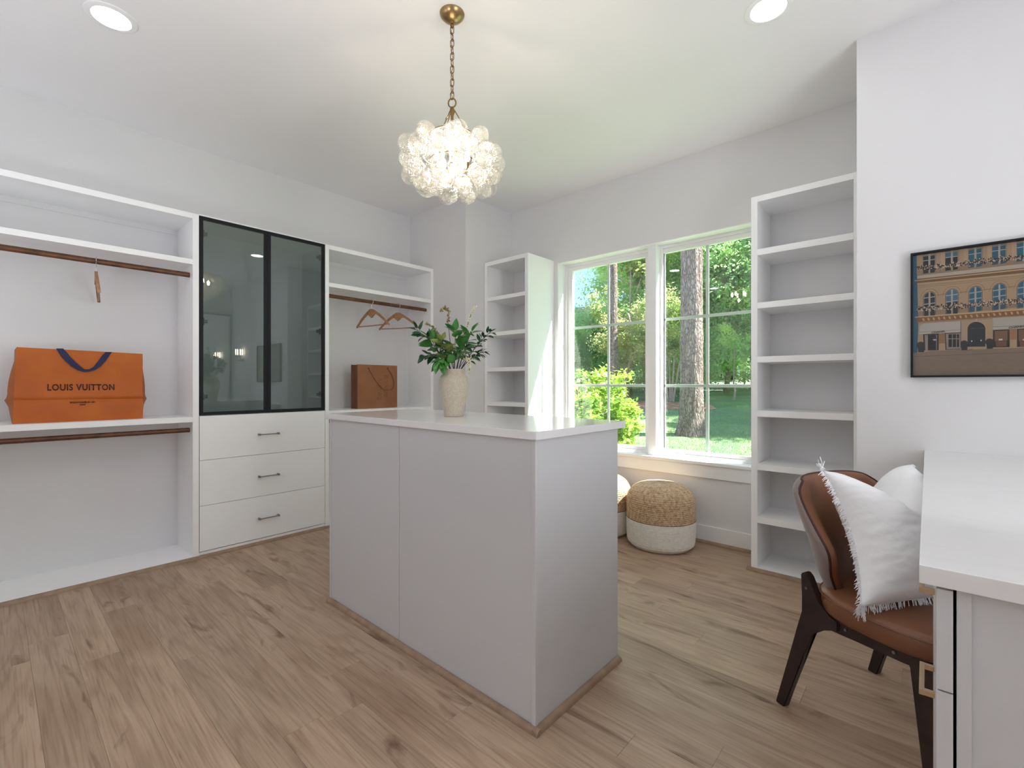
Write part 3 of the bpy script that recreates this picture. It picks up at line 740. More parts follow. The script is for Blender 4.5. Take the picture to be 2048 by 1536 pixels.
tb = atx(165, 804.5, -3.512); tw2 = atx(190, 804, -3.512)[0]-atx(140, 804, -3.512)[0]
fitted('MAISON FOND\u00c9E EN 1854', .0125, tw2, tb[0], tb[1]-.004, t, M['ink'], .0004)
fitted('PARIS', .0115, tw2*.22, tb[0], tb[1]-.017, t, M['ink'], .0004)

t = thing('shopping_bag', 'small brown paper shopping bag with thin cord handle beside the glass doors', 'bag', (-3.56, 2.20, .894))
gx0, gx1, gy0, gy1, gz0, gz1 = -3.605, -3.50, 2.008, 2.392, .8945, 1.262
MB().box(gx1-.003, gx1, gy0, gy1, gz0, gz1, .001).build('front_panel', M['bagB'], t)
MB().box(gx0, gx0+.003, gy0, gy1, gz0, gz1, .001).build('back_panel', M['bagB'], t)
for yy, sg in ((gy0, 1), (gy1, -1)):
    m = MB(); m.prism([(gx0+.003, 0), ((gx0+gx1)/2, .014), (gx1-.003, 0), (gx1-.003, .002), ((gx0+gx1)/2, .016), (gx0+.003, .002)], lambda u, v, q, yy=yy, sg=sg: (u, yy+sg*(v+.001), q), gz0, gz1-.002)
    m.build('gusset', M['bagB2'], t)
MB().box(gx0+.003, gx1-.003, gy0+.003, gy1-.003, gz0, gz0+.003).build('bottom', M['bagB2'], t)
hp = [(738, 738), (743, 747), (748, 756), (754, 765), (760, 773), (767, 779), (775, 781), (783, 779), (787.5, 773), (788, 765), (785, 754), (780, 744), (775, 738)]
pp_ = [atx(a, b, -3.495) for a, b in hp]
MB().tube([(-3.4955+.004*math.sin(PI*i/(len(pp_)-1)), p[0], p[1]) for i, p in enumerate(pp_)], .0022, 8).build('cord_handle', M['cord'], t, smooth=True)
for px in (738, 776):
    p = atx(px, 737, -3.495); MB().lathe([(0, -.007), (.005, -.005), (.0065, 0), (.005, .005), (0, .007)], 10, (-3.4965, p[0], p[1]+.002)).build('knot', M['cord'], t, smooth=True)
for body, yc, zc, wd2 in (('EWAIDE', 2.278, 1.085, .050), ('ANEHIQ', 2.218, 1.060, .046)):
    text_part(body, .052, lambda u, v, q, yc=yc, zc=zc: (gx1+q-.0001, yc+v-.018, zc-u*.98), M['emboss'], 'lettering', t, weight=.0008, depth=.0006)

# ------------------------------------------------------------------ vase and branches on the island
VX, VY, VZ = -1.643, 1.433, .950
prof = [(0, .0), (.0435, .0), (.0455, .004), (.0450, .012), (.0465, .020), (.0475, .040), (.055, .066), (.0635, .10), (.0685, .128), (.0695, .150), (.0675, .172), (.060, .188), (.0515, .196), (.0495, .203), (.0515, .210), (.0535, .216), (.052, .219), (.047, .217), (.045, .200), (.056, .175), (.060, .14), (.05, .06), (.03, .02), (0, .018)]
v = MB().lathe(prof, 48, (VX, VY, VZ)).build('stoneware_vase', M['vase'], None, smooth=True, sharp=70)
tag(shift(v, (VX, VY, VZ)), 'beige speckled stoneware vase standing on the island worktop', 'vase')
RT = Vector((math.cos(TH), math.sin(TH), 0)); BK = Vector((-math.sin(TH), math.cos(TH), 0)); UP = Vector((0, 0, 1))
def leaf_mesh(name, mat, k=.5):
    m = MB(); n = 6; L_ = []; 
    for i in range(n+1):
        s_ = i/n; wv = k*.5*(math.sin(PI*s_**.8))**.8*(1-.25*s_) if 0 < i < n else .004
        zz = -.16*s_*s_; L_.append([m.b.verts.new((s_, -wv, zz+.10*wv*2)), m.b.verts.new((s_, 0, zz)), m.b.verts.new((s_, wv, zz+.10*wv*2))])
    for a, b in zip(L_, L_[1:]):
        m.b.faces.new((a[0], a[1], b[1], b[0])); m.b.faces.new((a[1], a[2], b[2], b[1]))
    me = bpy.data.meshes.new(name); m.b.to_mesh(me); m.b.free(); me.materials.append(mat)
    for q in me.polygons: q.use_smooth = True
    return me
LF = [leaf_mesh('leaf', M['vleaf'], .62), leaf_mesh('leaf', M['vleaf2'], .55), leaf_mesh('leaf', M['vleaf3'], .6)]
def bez(p0, p1, p2, s): return p0*(1-s)**2+p1*2*s*(1-s)+p2*s*s
def put_leaf(t, base, direction, size, me, roll=0.):
    o = bpy.data.objects.new('leaf', me); C.objects.link(o); o.parent = t
    o.location = base-Vector(t.location); d = direction.normalized()
    side_ = d.cross(UP); side_ = side_.normalized() if side_.length > .05 else RT
    nrm = side_.cross(d)
    mt = Matrix((d, side_*-1, nrm)).transposed()
    if mt.determinant() < 0: mt = Matrix((d, side_, nrm)).transposed()
    o.rotation_euler = (mt @ Matrix.Rotation(roll, 3, 'X')).to_euler(); o.scale = (size, size, size)
def branch(label, tip, bulge, n, size, me, big=False, start=.3, depth=0.):
    """tip = (right, up) in metres from the rim centre, seen from the doorway; depth = towards the window"""
    t = thing('leafy_branch', label, 'branch', (VX, VY, VZ+.20), group='leafy branches in the stoneware vase')
    p0 = Vector((VX, VY, VZ+.03))+RT*tip[0]*-.08; rim = Vector((VX, VY, VZ+.215))+RT*(.030*(1 if tip[0] > 0 else -1)*min(1, abs(tip[0])*9))+BK*max(-.02, min(.02, depth*.2))
    p2 = Vector((VX, VY, VZ+.217))+RT*tip[0]+UP*tip[1]+BK*depth
    p1 = rim.lerp(p2, .45)+UP*bulge
    pts = [p0, p0.lerp(rim, .5)]+[bez(rim, p1, p2, i/9) for i in range(10)]
    MB().tube(pts, [.0026]*2+[.0025-.00016*i for i in range(10)], 6).build('stem', M['stem'], t)
    for i in range(n):
        s_ = start+(1-start)*(i+.5)/n; p = bez(rim, p1, p2, s_); d = (bez(rim, p1, p2, min(1, s_+.05))-p).normalized()
        a = random.uniform(0, 2*PI)+i*2.4
        perp = d.cross(Vector((random.uniform(-1, 1), random.uniform(-1, 1), .3))).normalized()
        perp = Matrix.Rotation(a, 3, d) @ perp
        dr = d*random.uniform(.25, .9)+perp*random.uniform(.7, 1.1)
        if big: dr = dr-BK*.25
        sz = size*random.uniform(.75, 1.2)
        q = p+dr.normalized()*.008
        MB().tube([p, q], .0009, 4).build('leaf_stalk', M['stem'], t)
        put_leaf(t, q, dr, sz, me, random.uniform(-.9, .9))
    put_leaf(t, p2, (p2-p1)+Vector((0, 0, -.01)), size*.9, me, random.uniform(-.6, .6))
    return t
random.seed(21)
branch('branch with dark leaves reaching furthest left, in front of the hanger', (-.175, .185), .06, 18, .042, LF[1], start=.35)
branch('low branch with dark leaves drooping at the left over the vase rim', (-.135, .055), .07, 15, .042, LF[1], start=.35, depth=-.04)
branch('branch of mid green leaves between the left buds and the centre', (-.115, .150), .03, 18, .060, LF[0], True, start=.2, depth=-.03)
branch('tall central branch with large heart-shaped green leaves', (.012, .175), .0, 18, .066, LF[0], True, start=.1, depth=-.04)
branch('short branch with large leaves drooping over the front of the rim', (-.060, .035), .06, 13, .062, LF[0], True, start=.1, depth=-.07)
branch('upright branch with large leaves right of the centre', (.085, .175), .03, 17, .060, LF[0], True, start=.2, depth=-.02)
branch('branch with small dark leaves reaching furthest right', (.170, .175), .03, 23, .034, LF[1], start=.4)
branch('lower right branch with small dark leaves beside the bookcase', (.135, .085), .03, 22, .034, LF[1], start=.35, depth=.03)
branch('branch with yellowish green leaves in the middle of the vase', (-.050, .130), .02, 15, .046, LF[2], True, start=.3, depth=-.05)
branch('branch behind the others leaning towards the window', (.045, .130), .05, 17, .05, LF[1], start=.3, depth=.08)
def spray(label, pts2, mat, n, r=.0042, depth=-.02):
    t = thing('flower_spray', label, 'flower spray', (VX, VY, VZ+.20), group='bud sprays in the stoneware vase')
    P3 = [Vector((VX, VY, VZ+.217))+RT*a+UP*b+BK*depth*min(1, max(0, q_-.3)/1.2) for q_, (a, b) in enumerate(pts2)]
    P3 = [Vector((VX, VY, VZ+.04))]+P3
    MB().tube(P3, .0014, 6).build('stem', M['stem'], t)
    m = MB(); tot = len(P3)-1; s0 = max(1, tot-4)
    for i in range(n):
        f = s0+(tot-s0)*i/n; k = int(f); p = P3[k].lerp(P3[min(tot, k+1)], f-k)
        off = Vector((random.uniform(-1, 1), random.uniform(-1, 1), random.uniform(-1, 1))).normalized()*random.uniform(.003, .0105)*(1.1-.5*i/n)
        r_ = bmesh.ops.create_icosphere(m.b, subdivisions=1, radius=r*random.uniform(.7, 1.15))
        for vtx in r_['verts']: vtx.co += p+off
    m.build('buds', mat, t, smooth=True)
spray('arching spray of brown-tipped buds at the left top of the bouquet', [(0, .0), (-.03, .08), (-.055, .14), (-.080, .178), (-.105, .205), (-.128, .213)], M['bud'], 60)
spray('curled upright spray of olive buds at the top centre', [(0, .0), (-.015, .12), (-.025, .22), (-.022, .262), (-.032, .285), (-.050, .282), (-.056, .266)], M['bud'], 70)
spray('pale upright spray of buds at the top right', [(.01, .0), (.045, .14), (.070, .22), (.082, .255), (.094, .275), (.102, .290)], M['budp'], 54)
spray('pale spray of buds hanging down right of the rim', [(.02, .0), (.055, .045), (.072, .050), (.076, .030), (.078, .005), (.076, -.020)], M['budp'], 46, depth=-.06)

# ------------------------------------------------------------------ picture on the right wall
PX0, PX1, PZ0, PZ1 = -.056, .80, 1.129, 1.676
t = thing('framed_picture', 'black framed photograph of a stone shop front on the right wall', 'picture', (.37, YP, 1.4))
f = MB(); F0, F1, fw_ = YP-.030, YP-.001, .0085
f.box(PX0, PX1, F0, F1, PZ1-fw_, PZ1, .001).box(PX0, PX1, F0, F1, PZ0, PZ0+fw_, .001).box(PX0, PX0+fw_, F0, F1, PZ0+fw_, PZ1-fw_, .001).box(PX1-fw_, PX1, F0, F1, PZ0+fw_, PZ1-fw_, .001)
f.build('frame', M['black'], t)
MB().box(PX0+.004, PX1-.004, YP-.010, YP-.004, PZ0+.004, PZ1-.004).build('backing', M['black'], t)
pr = bmesh.new(); cols = {}; pmats = []
def pcol(c):
    if c not in cols: cols[c] = len(pmats); pmats.append(pmat('print ink', srgb(*[v_*.88 for v_ in c]), .8, spec=.1))
    return cols[c]
layer = [0]
def onpic(u, v, zoom):      # measured crop coordinates -> point in the picture plane
    px = 1820+u/8.982; py = zoom+v/8.982
    a = (px-1024)/930; r0 = -math.sin(TH)+a*math.cos(TH); r1 = math.cos(TH)+a*math.sin(TH); k = YP/r1
    return (r0*k, 1.10+(768-py)/930*k)
def clip(poly):
    for ax, lim, sg in ((0, PX0+.006, 1), (0, PX1-.006, -1), (1, PZ0+.006, 1), (1, PZ1-.006, -1)):
        out = []
        for i in range(len(poly)):
            a, b = poly[i-1], poly[i]; ia = sg*(a[ax]-lim) >= 0; ib = sg*(b[ax]-lim) >= 0
            if ia != ib:
                s_ = (lim-a[ax])/(b[ax]-a[ax]); out.append((a[0]+(b[0]-a[0])*s_, a[1]+(b[1]-a[1])*s_))
            if ib: out.append(b)
        poly = out
        if len(poly) < 3: return []
    return poly
def pc(poly, c, l=None):
    poly = clip(poly)
    if len(poly) < 3: return
    if l is None: layer[0] += 1
    yy = YP-.0102-(l if l is not None else layer[0])*.00002
    try:
        fc = pr.faces.new([pr.verts.new((x, yy, z)) for x, z in poly]); fc.material_index = pcol(c)
    except Exception: pass
def Z4(pts, c, l=None): pc([onpic(u, v, 480) for u, v in pts], c, l)
def Z3(pts, c, l=None): pc([onpic(u, v, 640) for u, v in pts], c, l)
STN = (178, 148, 114); STN2 = (190, 160, 124); SHD = (120, 84, 48); WHT = (176, 168, 154)
Z4([(20, 250), (6000, -900), (6000, 3400), (20, 3400)], STN, 1)
Z4([(40, 270), (118, 255), (150, 1500), (90, 3200), (40, 3200)], (24, 92, 120), 2)
# cobbled square
Z3([(60, 600), (400, 555), (2048, 500), (6000, 380), (6000, 1600), (60, 1600)], (136, 116, 98), 3)
Z3([(80, 655), (2048, 575), (6000, 420), (6000, 436), (2048, 583), (80, 662)], (104, 86, 72), 4)
random.seed(4)
for i in range(420):
    u = random.uniform(90, 5200); vv = random.uniform(670, 990); k = random.uniform(30, 120); sl = (u-1220)/1500
    Z3([(u, vv), (u+k, vv+k*.35*sl), (u+k, vv+k*.35*sl+5), (u, vv+5)], random.choice([(118, 100, 84), (150, 130, 110), (126, 106, 90)]), 5)
# cornices: (v at u=130, v at u=2048) top and bottom
def band(a0, a1, b0, b1, c, l, u0=130):
    sl1, sl2 = (a1-a0)/1918, (b1-b0)/1918; ue = 6000
    Z4([(u0, a0), (ue, a0+sl1*(ue-130)), (ue, b0+sl2*(ue-130)), (u0, b0)], c, l)
band(655, 425, 705, 505, (186, 172, 152), 6)
band(705, 505, 735, 530, (124, 92, 60), 7)
band(735, 530, 745, 545, (206, 176, 130), 8, 80)
band(745, 545, 785, 600, SHD, 9, 120)
band(785, 600, 800, 620, (190, 160, 122), 10)
band(828, 642, 834, 650, (132, 104, 74), 11)
band(858, 672, 863, 678, (132, 104, 74), 11)
band(1385, 1245, 1400, 1262, (206, 176, 130), 12, 90)
band(1400, 1262, 1480, 1360, (136, 88, 44), 13, 110)
band(1480, 1360, 1500, 1385, (150, 130, 108), 14, 140)
u = 215; k = 0
while u < 5200:
    vt = 1418-.0725*(u-130); Z4([(u, vt), (u+34, vt-3), (u+52, vt+44), (u+20, vt+46)], (196, 158, 108), 15); u += 92+k*.9; k += 1
# windows
def lerpf(a, b, s): return a+(b-a)*s
cu_ = [350, 752, 1172, 1600, 2048]; st = 460
while cu_[-1] < 5200: cu_.append(cu_[-1]+st); st += 16
skies = [(30, 40, 44), (70, 110, 132), (28, 96, 120), (34, 92, 112)]
for k, uc in enumerate(cu_):
    s_ = (uc-350)/1250; hw = lerpf(112, 128, s_); sl = -.13-.012*s_
    g1, g2 = (skies[0], (16, 18, 20)) if k == 0 else (skies[1], (14, 16, 22)) if k == 1 else (skies[2 + (k % 2)], skies[2 + (k % 2)])
    # arched windows of the first floor
    vt = lerpf(925, 790, s_); vb = lerpf(1360, 1255, s_)
    def arch(r, dv, vb_): return [(uc+r*math.cos(a), vt+112+dv-(112+dv if 0 else 1)*0-r*.93*math.sin(a)+sl*r*math.cos(a)) for a in [PI*i/14 for i in range(15)]]+[(uc-r, vb_-sl*r), (uc+r, vb_+sl*r)]
    def ring(r0, r1, c, l):
        for i in range(14):
            a, b = PI*i/14, PI*(i+1)/14
            q = lambda r, a_: (uc+r*math.cos(a_), vt+112-r*.93*math.sin(a_)+sl*r*math.cos(a_))
            Z4([q(r0, a), q(r1, a), q(r1, b), q(r0, b)], c, l)
    ring(hw+44, hw+50, (120, 92, 64), 16)
    Z4(arch(hw+4, 0, vb), (110, 84, 58), 17); Z4(arch(hw-4, 0, vb), (130, 122, 110), 18)
    Z4(arch(hw-18, 0, vb), g1, 19)
    if k < 2: Z4([(uc-hw+18, vt+255), (uc+hw-18, vt+255+sl*2*hw), (uc+hw-18, vb), (uc-hw+18, vb)], g2, 20)
    Z4([(uc-16, vt+18), (uc+16, vt+14), (uc+16, vb), (uc-16, vb+4)], WHT, 21)
    for dv in (100, 212): Z4([(uc-hw+10, vt+dv+4-sl*hw), (uc+hw-10, vt+dv+4+sl*hw), (uc+hw-10, vt+dv+20+sl*hw), (uc-hw+10, vt+dv+20-sl*hw)], (168, 172, 168), 22)
    Z4([(uc+hw+10, vt+80+sl*hw), (uc+hw+170, vt+80+sl*(hw+160)), (uc+hw+170, vt+92+sl*(hw+160)), (uc+hw+10, vt+92+sl*hw)], (140, 104, 68), 16)
    # second floor windows
    va = lerpf(275, 100, s_); vbb = lerpf(600, 440, s_)
    Z4([(uc-hw-10, va-sl*hw-40), (uc+hw+10, va+sl*hw-40), (uc+hw+10, vbb+sl*hw), (uc-hw-10, vbb-sl*hw)], (150, 132, 112), 16)
    Z4([(uc-hw, va+20-sl*hw), (uc-20, va+20), (uc-20, vbb), (uc-hw, vbb-sl*hw)], g1, 17)
    Z4([(uc+18, va+20), (uc+hw-18, va+20+sl*hw), (uc+hw-18, vbb+sl*hw), (uc+18, vbb)], g1, 17)
    if k < 2: Z4([(uc-hw, va+100-sl*hw), (uc+hw-18, va+100+sl*hw), (uc+hw-18, vbb+sl*hw), (uc-hw, vbb-sl*hw)], g2, 18)
    Z4([(uc-20, va-20), (uc+16, va-24), (uc+16, vbb), (uc-20, vbb)], WHT, 19)
    Z4([(uc-hw, va+88-sl*hw), (uc+hw-14, va+88+sl*hw), (uc+hw-14, va+102+sl*hw), (uc-hw, va+102-sl*hw)], (168, 172, 168), 20)
    Z4([(uc+hw+90, va-60), (uc+hw+200, va-80), (uc+hw+200, va+220), (uc+hw+90, va+240)], STN2, 15)
# railings and flower boxes
for (r0, r1, dd) in ((520, 305, 90), (1255, 1090, 80)):
    sl = (r1-r0)/1918
    u = 140
    while u < 5200:
        vb = r0+sl*(u-130)+40; Z4([(u, vb), (u+5, vb), (u+5, vb+dd), (u, vb+dd)], (70, 58, 48), 26); u += 17
    for i in range(1500):
        u = 130+5000*(i/1500); vv = r0+sl*(u-130)+random.gauss(0, 20); r_ = random.uniform(9, 17)
        c = random.choice([(34, 20, 22), (44, 30, 26), (52, 22, 28), (200, 176, 146), (196, 166, 140), (214, 194, 170), (30, 36, 24)])
        a0 = random.random()*6; Z4([(u+r_*math.cos(a0+a), vv+r_*math.sin(a0+a)) for a in (0, 1.25, 2.5, 3.8, 5)], c, 27+(i % 9))
# ground floor
Z3([(235, 1500-1440+10), (905, 25), (905, 180), (165, 222), (180, 110)], (186, 176, 164), 28)
Z3([(165, 222), (905, 180), (900, 222), (165, 258)], (190, 180, 166), 29); Z3([(165, 220), (905, 178), (905, 182), (165, 226)], (90, 76, 66), 30)
Z3([(1480, -30), (6000, -300), (6000, -80), (1490, 128)], (180, 170, 158), 28); Z3([(1480, 128), (6000, -80), (6000, -20), (1490, 182)], (184, 174, 162), 29); Z3([(1480, 126), (6000, -84), (6000, -78), (1480, 132)], (90, 76, 66), 30)
Z3([(905, 10), (918, 10), (1020, 215), (1025, 500), (905, 510)], (176, 150, 128), 28); Z3([(905, 20), (915, 20), (915, 500), (905, 500)], (60, 44, 36), 29)
Z3([(235, 262), (515, 245), (515, 545), (250, 550)], (40, 26, 22), 31); Z3([(262, 275), (320, 272), (320, 545), (275, 548)], (150, 132, 122), 32); Z3([(330, 285), (480, 270), (480, 540), (330, 545)], (14, 12, 12), 33)
Z3([(468, 268), (482, 268), (482, 540), (468, 540)], (140, 128, 118), 34); Z3([(405, 350), (460, 345), (478, 368), (430, 375)], (190, 180, 170), 34)
Z3([(515, 245), (625, 240), (625, 420), (515, 425)], (150, 112, 70), 31)
Z3([(625, 238), (908, 225), (908, 530), (635, 540)], (40, 26, 24), 31); Z3([(640, 250), (905, 240), (905, 520), (655, 530)], (150, 134, 122), 32)
for a, b in ((690, 752), (765, 825), (838, 880)):
    for c_, d_ in ((262, 335), (350, 490)): Z3([(a, c_), (b, c_-4), (b, d_-3), (a, d_)], (18, 14, 14), 33)
# arched gate
ga = [(1190+160*math.cos(a), 165-128*math.sin(a)) for a in [PI*i/16 for i in range(17)]]
Z3([(x_+(14 if x_ > 1190 else -14), y_-16) for x_, y_ in ga]+[(1012, 480), (1368, 470)], (184, 156, 130), 31)
Z3(ga+[(1030, 485), (1350, 480)], (30, 36, 40), 32)
Z3([(1065, 160), (1165, 150), (1165, 158), (1065, 168)], (84, 92, 96), 33); Z3([(1215, 150), (1320, 148), (1320, 156), (1215, 158)], (84, 92, 96), 33)
for x_, y_ in ((1106, 382), (1274, 370)): Z3([(x_+14*math.cos(a), y_+14*math.sin(a)) for a in (0, 1, 2, 3, 4, 5)], (220, 216, 206), 34)
Z3([(1168, -10), (1205, -10), (1198, 34), (1178, 36)], (196, 166, 136), 34)
# right windows
for a, b in ((1485, 1785), (1915, 2260), (2380, 2760), (2880, 3300), (3420, 3900), (4050, 4600)):
    top = 185-.05*(a-1485); Z3([(a, top), (b, top-.05*(b-a)), (b, 490-.02*(b-1785)), (a, 495-.02*(a-1485))], (46, 30, 26), 31)
    Z3([(a+30, top+18), (b-40, top+8), (b-40, 372), (a+30, 385)], (120, 88, 60), 32); Z3([(a+48, 390), (b-55, 378), (b-55, 470), (a+55, 482)], (110, 74, 58), 33)
    Z3([(a+100, 345), (a+170, 338), (a+175, 366), (a+105, 370)], (210, 202, 190), 34)
for a, b in ((1795, 1900), (2270, 2370)):
    Z3([(a, 165), (b, 158), (b, 352), (a, 358)], (158, 112, 76), 31)
# clipped trees in planters
for uc, vc, rr in ((195, 460, 78), (970, 425, 66), (1425, 400, 78)):
    Z3([(uc+rr*math.cos(a), vc+rr*.86*math.sin(a)) for a in [2*PI*i/16 for i in range(16)]], (36, 44, 30), 35); Z3([(uc-58, vc+10), (uc+62, vc+5), (uc+58, vc+118), (uc-50, vc+122)], (26, 30, 28), 36)
Z3([(1035, 545), (1130, 515), (1130, 522), (1040, 552)], (60, 46, 38), 35)
prm = bpy.data.meshes.new('print'); pr.to_mesh(prm); pr.free()
for mt in pmats: prm.materials.append(mt)
po = bpy.data.objects.new('print', prm); C.objects.link(po); prm.transform(Matrix.Translation(-Vector(t.location))); po.parent = t
for uc, vc, un in ((510, 232, 252), (1910, 145, 300)):
    a = onpic(uc, vc, 640); b = onpic(uc+un/2, vc-un*.052, 640); c0 = onpic(uc-un/2, vc+un*.052, 640)
    wdt = b[0]-c0[0]; slp = (b[1]-c0[1])/wdt; hgt = .0085
    text_part('CHANEL', 1.0, lambda u, v, q, a=a, wdt=wdt, slp=slp: (a[0]+u*wdt/3.9, YP-.0116-q*.1, a[1]+v*.0105+u*wdt/3.9*slp), pcol and pmat('lettering black', srgb(26, 20, 18), .5), 'lettering', t, depth=.002, weight=.03)
MB().box(PX0+.006, PX1-.006, YP-.0155, YP-.0140, PZ0+.006, PZ1-.006).build('glass', M['picglass'], t)

# ------------------------------------------------------------------ poufs
def pouf(x, y, rz, label, first=[]):
    if first: return dup(first[0], (x, y, 0), rz, label)
    t = thing('pouf', label, 'pouf', (x, y, 0), rz, group='poufs under the window')
    def prof(z0, z1, n, white):
        out = []
        for i in range(n+1):
            zz = z0+(z1-z0)*i/n
            if zz < .05: r = .190+.033*math.sin(zz/.05*PI/2)
            elif zz < .30: r = .223+.004*math.sin((zz-.05)/.25*PI)
            else: r = .223*max(0., 1-((zz-.30)/.135)**2.3)**.5
            out.append((max(r, 0.0), zz))
        return out
    lowr = [(0, 0), (.17, 0)]+[(r+.0012*abs(math.sin(z*PI/.0085)), z) for r, z in prof(.004, .190, 88, 1)]
    MB().lathe(lowr, 56, (0, 0, 0)).build('cotton_base', M['cotton'], t, smooth=True, world=False, sharp=80)
    up_ = []
    for i in range(150):
        a = i/149
        # arc-length-like sampling over the shoulder
        if a < .38: zz = .190+(.30-.190)*a/.38; r = .224
        else:
            b = (a-.38)/.62; ang = b*PI/2; r = .224*math.cos(ang)**.62 if ang < PI/2-.001 else 0; zz = .30+.130*math.sin(ang)**1.0
        up_.append((max(0, r+.0026*abs(math.sin(a*PI*24))*(1 if r > .01 else 0)), zz))
    MB().lathe(up_, 64, (0, 0, 0)).build('jute_top', M['jute'], t, smooth=True, world=False, sharp=80)
    MB().tube([(.217*math.cos(q*2*PI/48), .217*math.sin(q*2*PI/48), .030) for q in range(48)], .0028, 6, closed=True).build('seam_piping', M['cotton'], t, world=False, smooth=True)
    first.append(t); return t
pouf(-1.365, 3.055, 0, 'round jute and ivory pouf nearer the bookcase, fully in view under the window')
pouf(-1.835, 3.050, 1.2, 'round jute and ivory pouf half hidden behind the island')

# ------------------------------------------------------------------ dining chair at the desk
ch = thing('dining_chair', 'tan leather chair with dark wooden legs tucked in at the desk', 'chair', (.012, 1.892, 0), math.atan2(-.454, .891))
def se(x0, rx, ry, p, n=48):
    out = []
    for i in range(n):
        a = 2*PI*i/n; c_, s_ = math.cos(a), math.sin(a)
        out.append((x0+rx*math.copysign(abs(c_)**(2/p), c_), ry*math.copysign(abs(s_)**(2/p), s_)))
    return out
m = MB()
lev = [(.372, .93, 0), (.374, .965, 0), (.385, .99, 0), (.410, 1.0, 0), (.428, .995, 0), (.436, .97, 0), (.442, .90, 0), (.447, .7, 0), (.450, .4, 0), (.451, .05, 0)]
rr = []
for z_, k_, _ in lev: rr.append([m.b.verts.new((x_*k_+(-.015)*(1-k_), y_*k_, z_)) for x_, y_ in se(-.015, .235, .265, 2.9)])
for A, B in zip(rr, rr[1:]):
    for j in range(len(A)): m.b.faces.new((A[j], A[(j+1) % len(A)], B[(j+1) % len(A)], B[j]))
m.b.faces.new(rr[0][::-1]); m.b.faces.new(rr[-1])
seat = m.build('seat', M['leather'], ch, smooth=True, world=False, sharp=80)
MB().tube([(x_*1.0, y_*1.0, .429) for x_, y_ in se(-.015, .236, .266, 2.9, 64)], .0022, 6, closed=True).build('seam_piping', M['leather'], seat, smooth=True, world=False)
# backrest: wrapped shell; s lateral -1..1, t up 0..1
ez = [.385, .42, .49, .545, .58, .63, .69, .735, .762]; ex = [-.165, -.165, -.160, -.148, -.152, -.190, -.243, -.275, -.292]; ey = [.150, .175, .215, .238, .245, .240, .222, .205, .165]
cxx = [-.225, -.240, -.262, -.280, -.290, -.304, -.322, -.334, -.340]
def interp(a, t_):
    f_ = t_*(len(a)-1); i = min(int(f_), len(a)-2); f_ -= i
    p0 = a[max(0, i-1)]; p1 = a[i]; p2 = a[i+1]; p3 = a[min(len(a)-1, i+2)]
    return .5*((2*p1)+(-p0+p2)*f_+(2*p0-5*p1+4*p2-p3)*f_*f_+(-p0+3*p1-3*p2+p3)*f_**3)
def shell(s_, t_, off):
    E_, Wd, Cc, Zz = interp(ex, t_), interp(ey, t_), interp(cxx, t_), interp(ez, t_)
    a = s_*PI/2*.92; xx = Cc+(E_-Cc)*(1-math.cos(a))/(1-math.cos(PI/2*.92)); yy = Wd*math.sin(a)/math.sin(PI/2*.92)
    zz = Zz+(.012*(1-abs(s_)**3) if t_ > .8 else 0)*(t_-.8)/.2 if t_ > .8 else Zz
    nx = math.cos(a*.8); ny = -math.sin(a*.8)
    return Vector((xx+nx*off, yy+ny*off, zz))
def shell_mesh(o0, o1, name, mat, parent, edge=.0):
    m = MB(); nu, nv = 33, 26
    def lump(s_, t_): return (1-abs(s_)**8)*(1-abs(2*t_-1)**10)
    F_ = m.grid(nu, nv, lambda a, b: shell(a*2-1, b, o0+(o1-o0)*(.35+.65*lump(a*2-1, b)**.5)))
    B_ = m.grid(nu, nv, lambda a, b: shell(a*2-1, b, o0))
    for i in range(nu-1):
        m.b.faces.new((F_[i][0], B_[i][0], B_[i+1][0], F_[i+1][0])); m.b.faces.new((F_[i][-1], F_[i+1][-1], B_[i+1][-1], B_[i][-1]))
    for j in range(nv-1):
        m.b.faces.new((F_[0][j], F_[0][j+1], B_[0][j+1], B_[0][j])); m.b.faces.new((F_[-1][j], B_[-1][j], B_[-1][j+1], F_[-1][j+1]))
    return m.build(name, mat, parent, smooth=True, world=False, sharp=60)
shell_mesh(.0, .042, 'backrest', M['leather'], ch)
shell_mesh(.0, -.016, 'back_cover', M['fabric'], ch)
edge = [shell(-1, j/20, .0) for j in range(21)]+[shell(-1+2*i/24, 1, .0) for i in range(1, 25)]+[shell(1, 1-j/20, .0) for j in range(1, 21)]
MB().tube(edge, .0040, 8).build('piping', M['piping'], ch, smooth=True, world=False)
def leg_prism(name, poly, y0, y1, foot_y=0.):
    """poly in (x,z); slanted sideways so that the foot sits foot_y further out"""
    m = MB(); zt_ = max(p[1] for p in poly)
    m.prism(poly, lambda u, v, q: (u, q+foot_y*(1-v/zt_), v), y0, y1)
    bmesh.ops.bevel(m.b, geom=list(m.b.edges), offset=.003, segments=2, affect='EDGES')
    return m.build(name, M['dark'], ch, smooth=True, world=False, sharp=50)
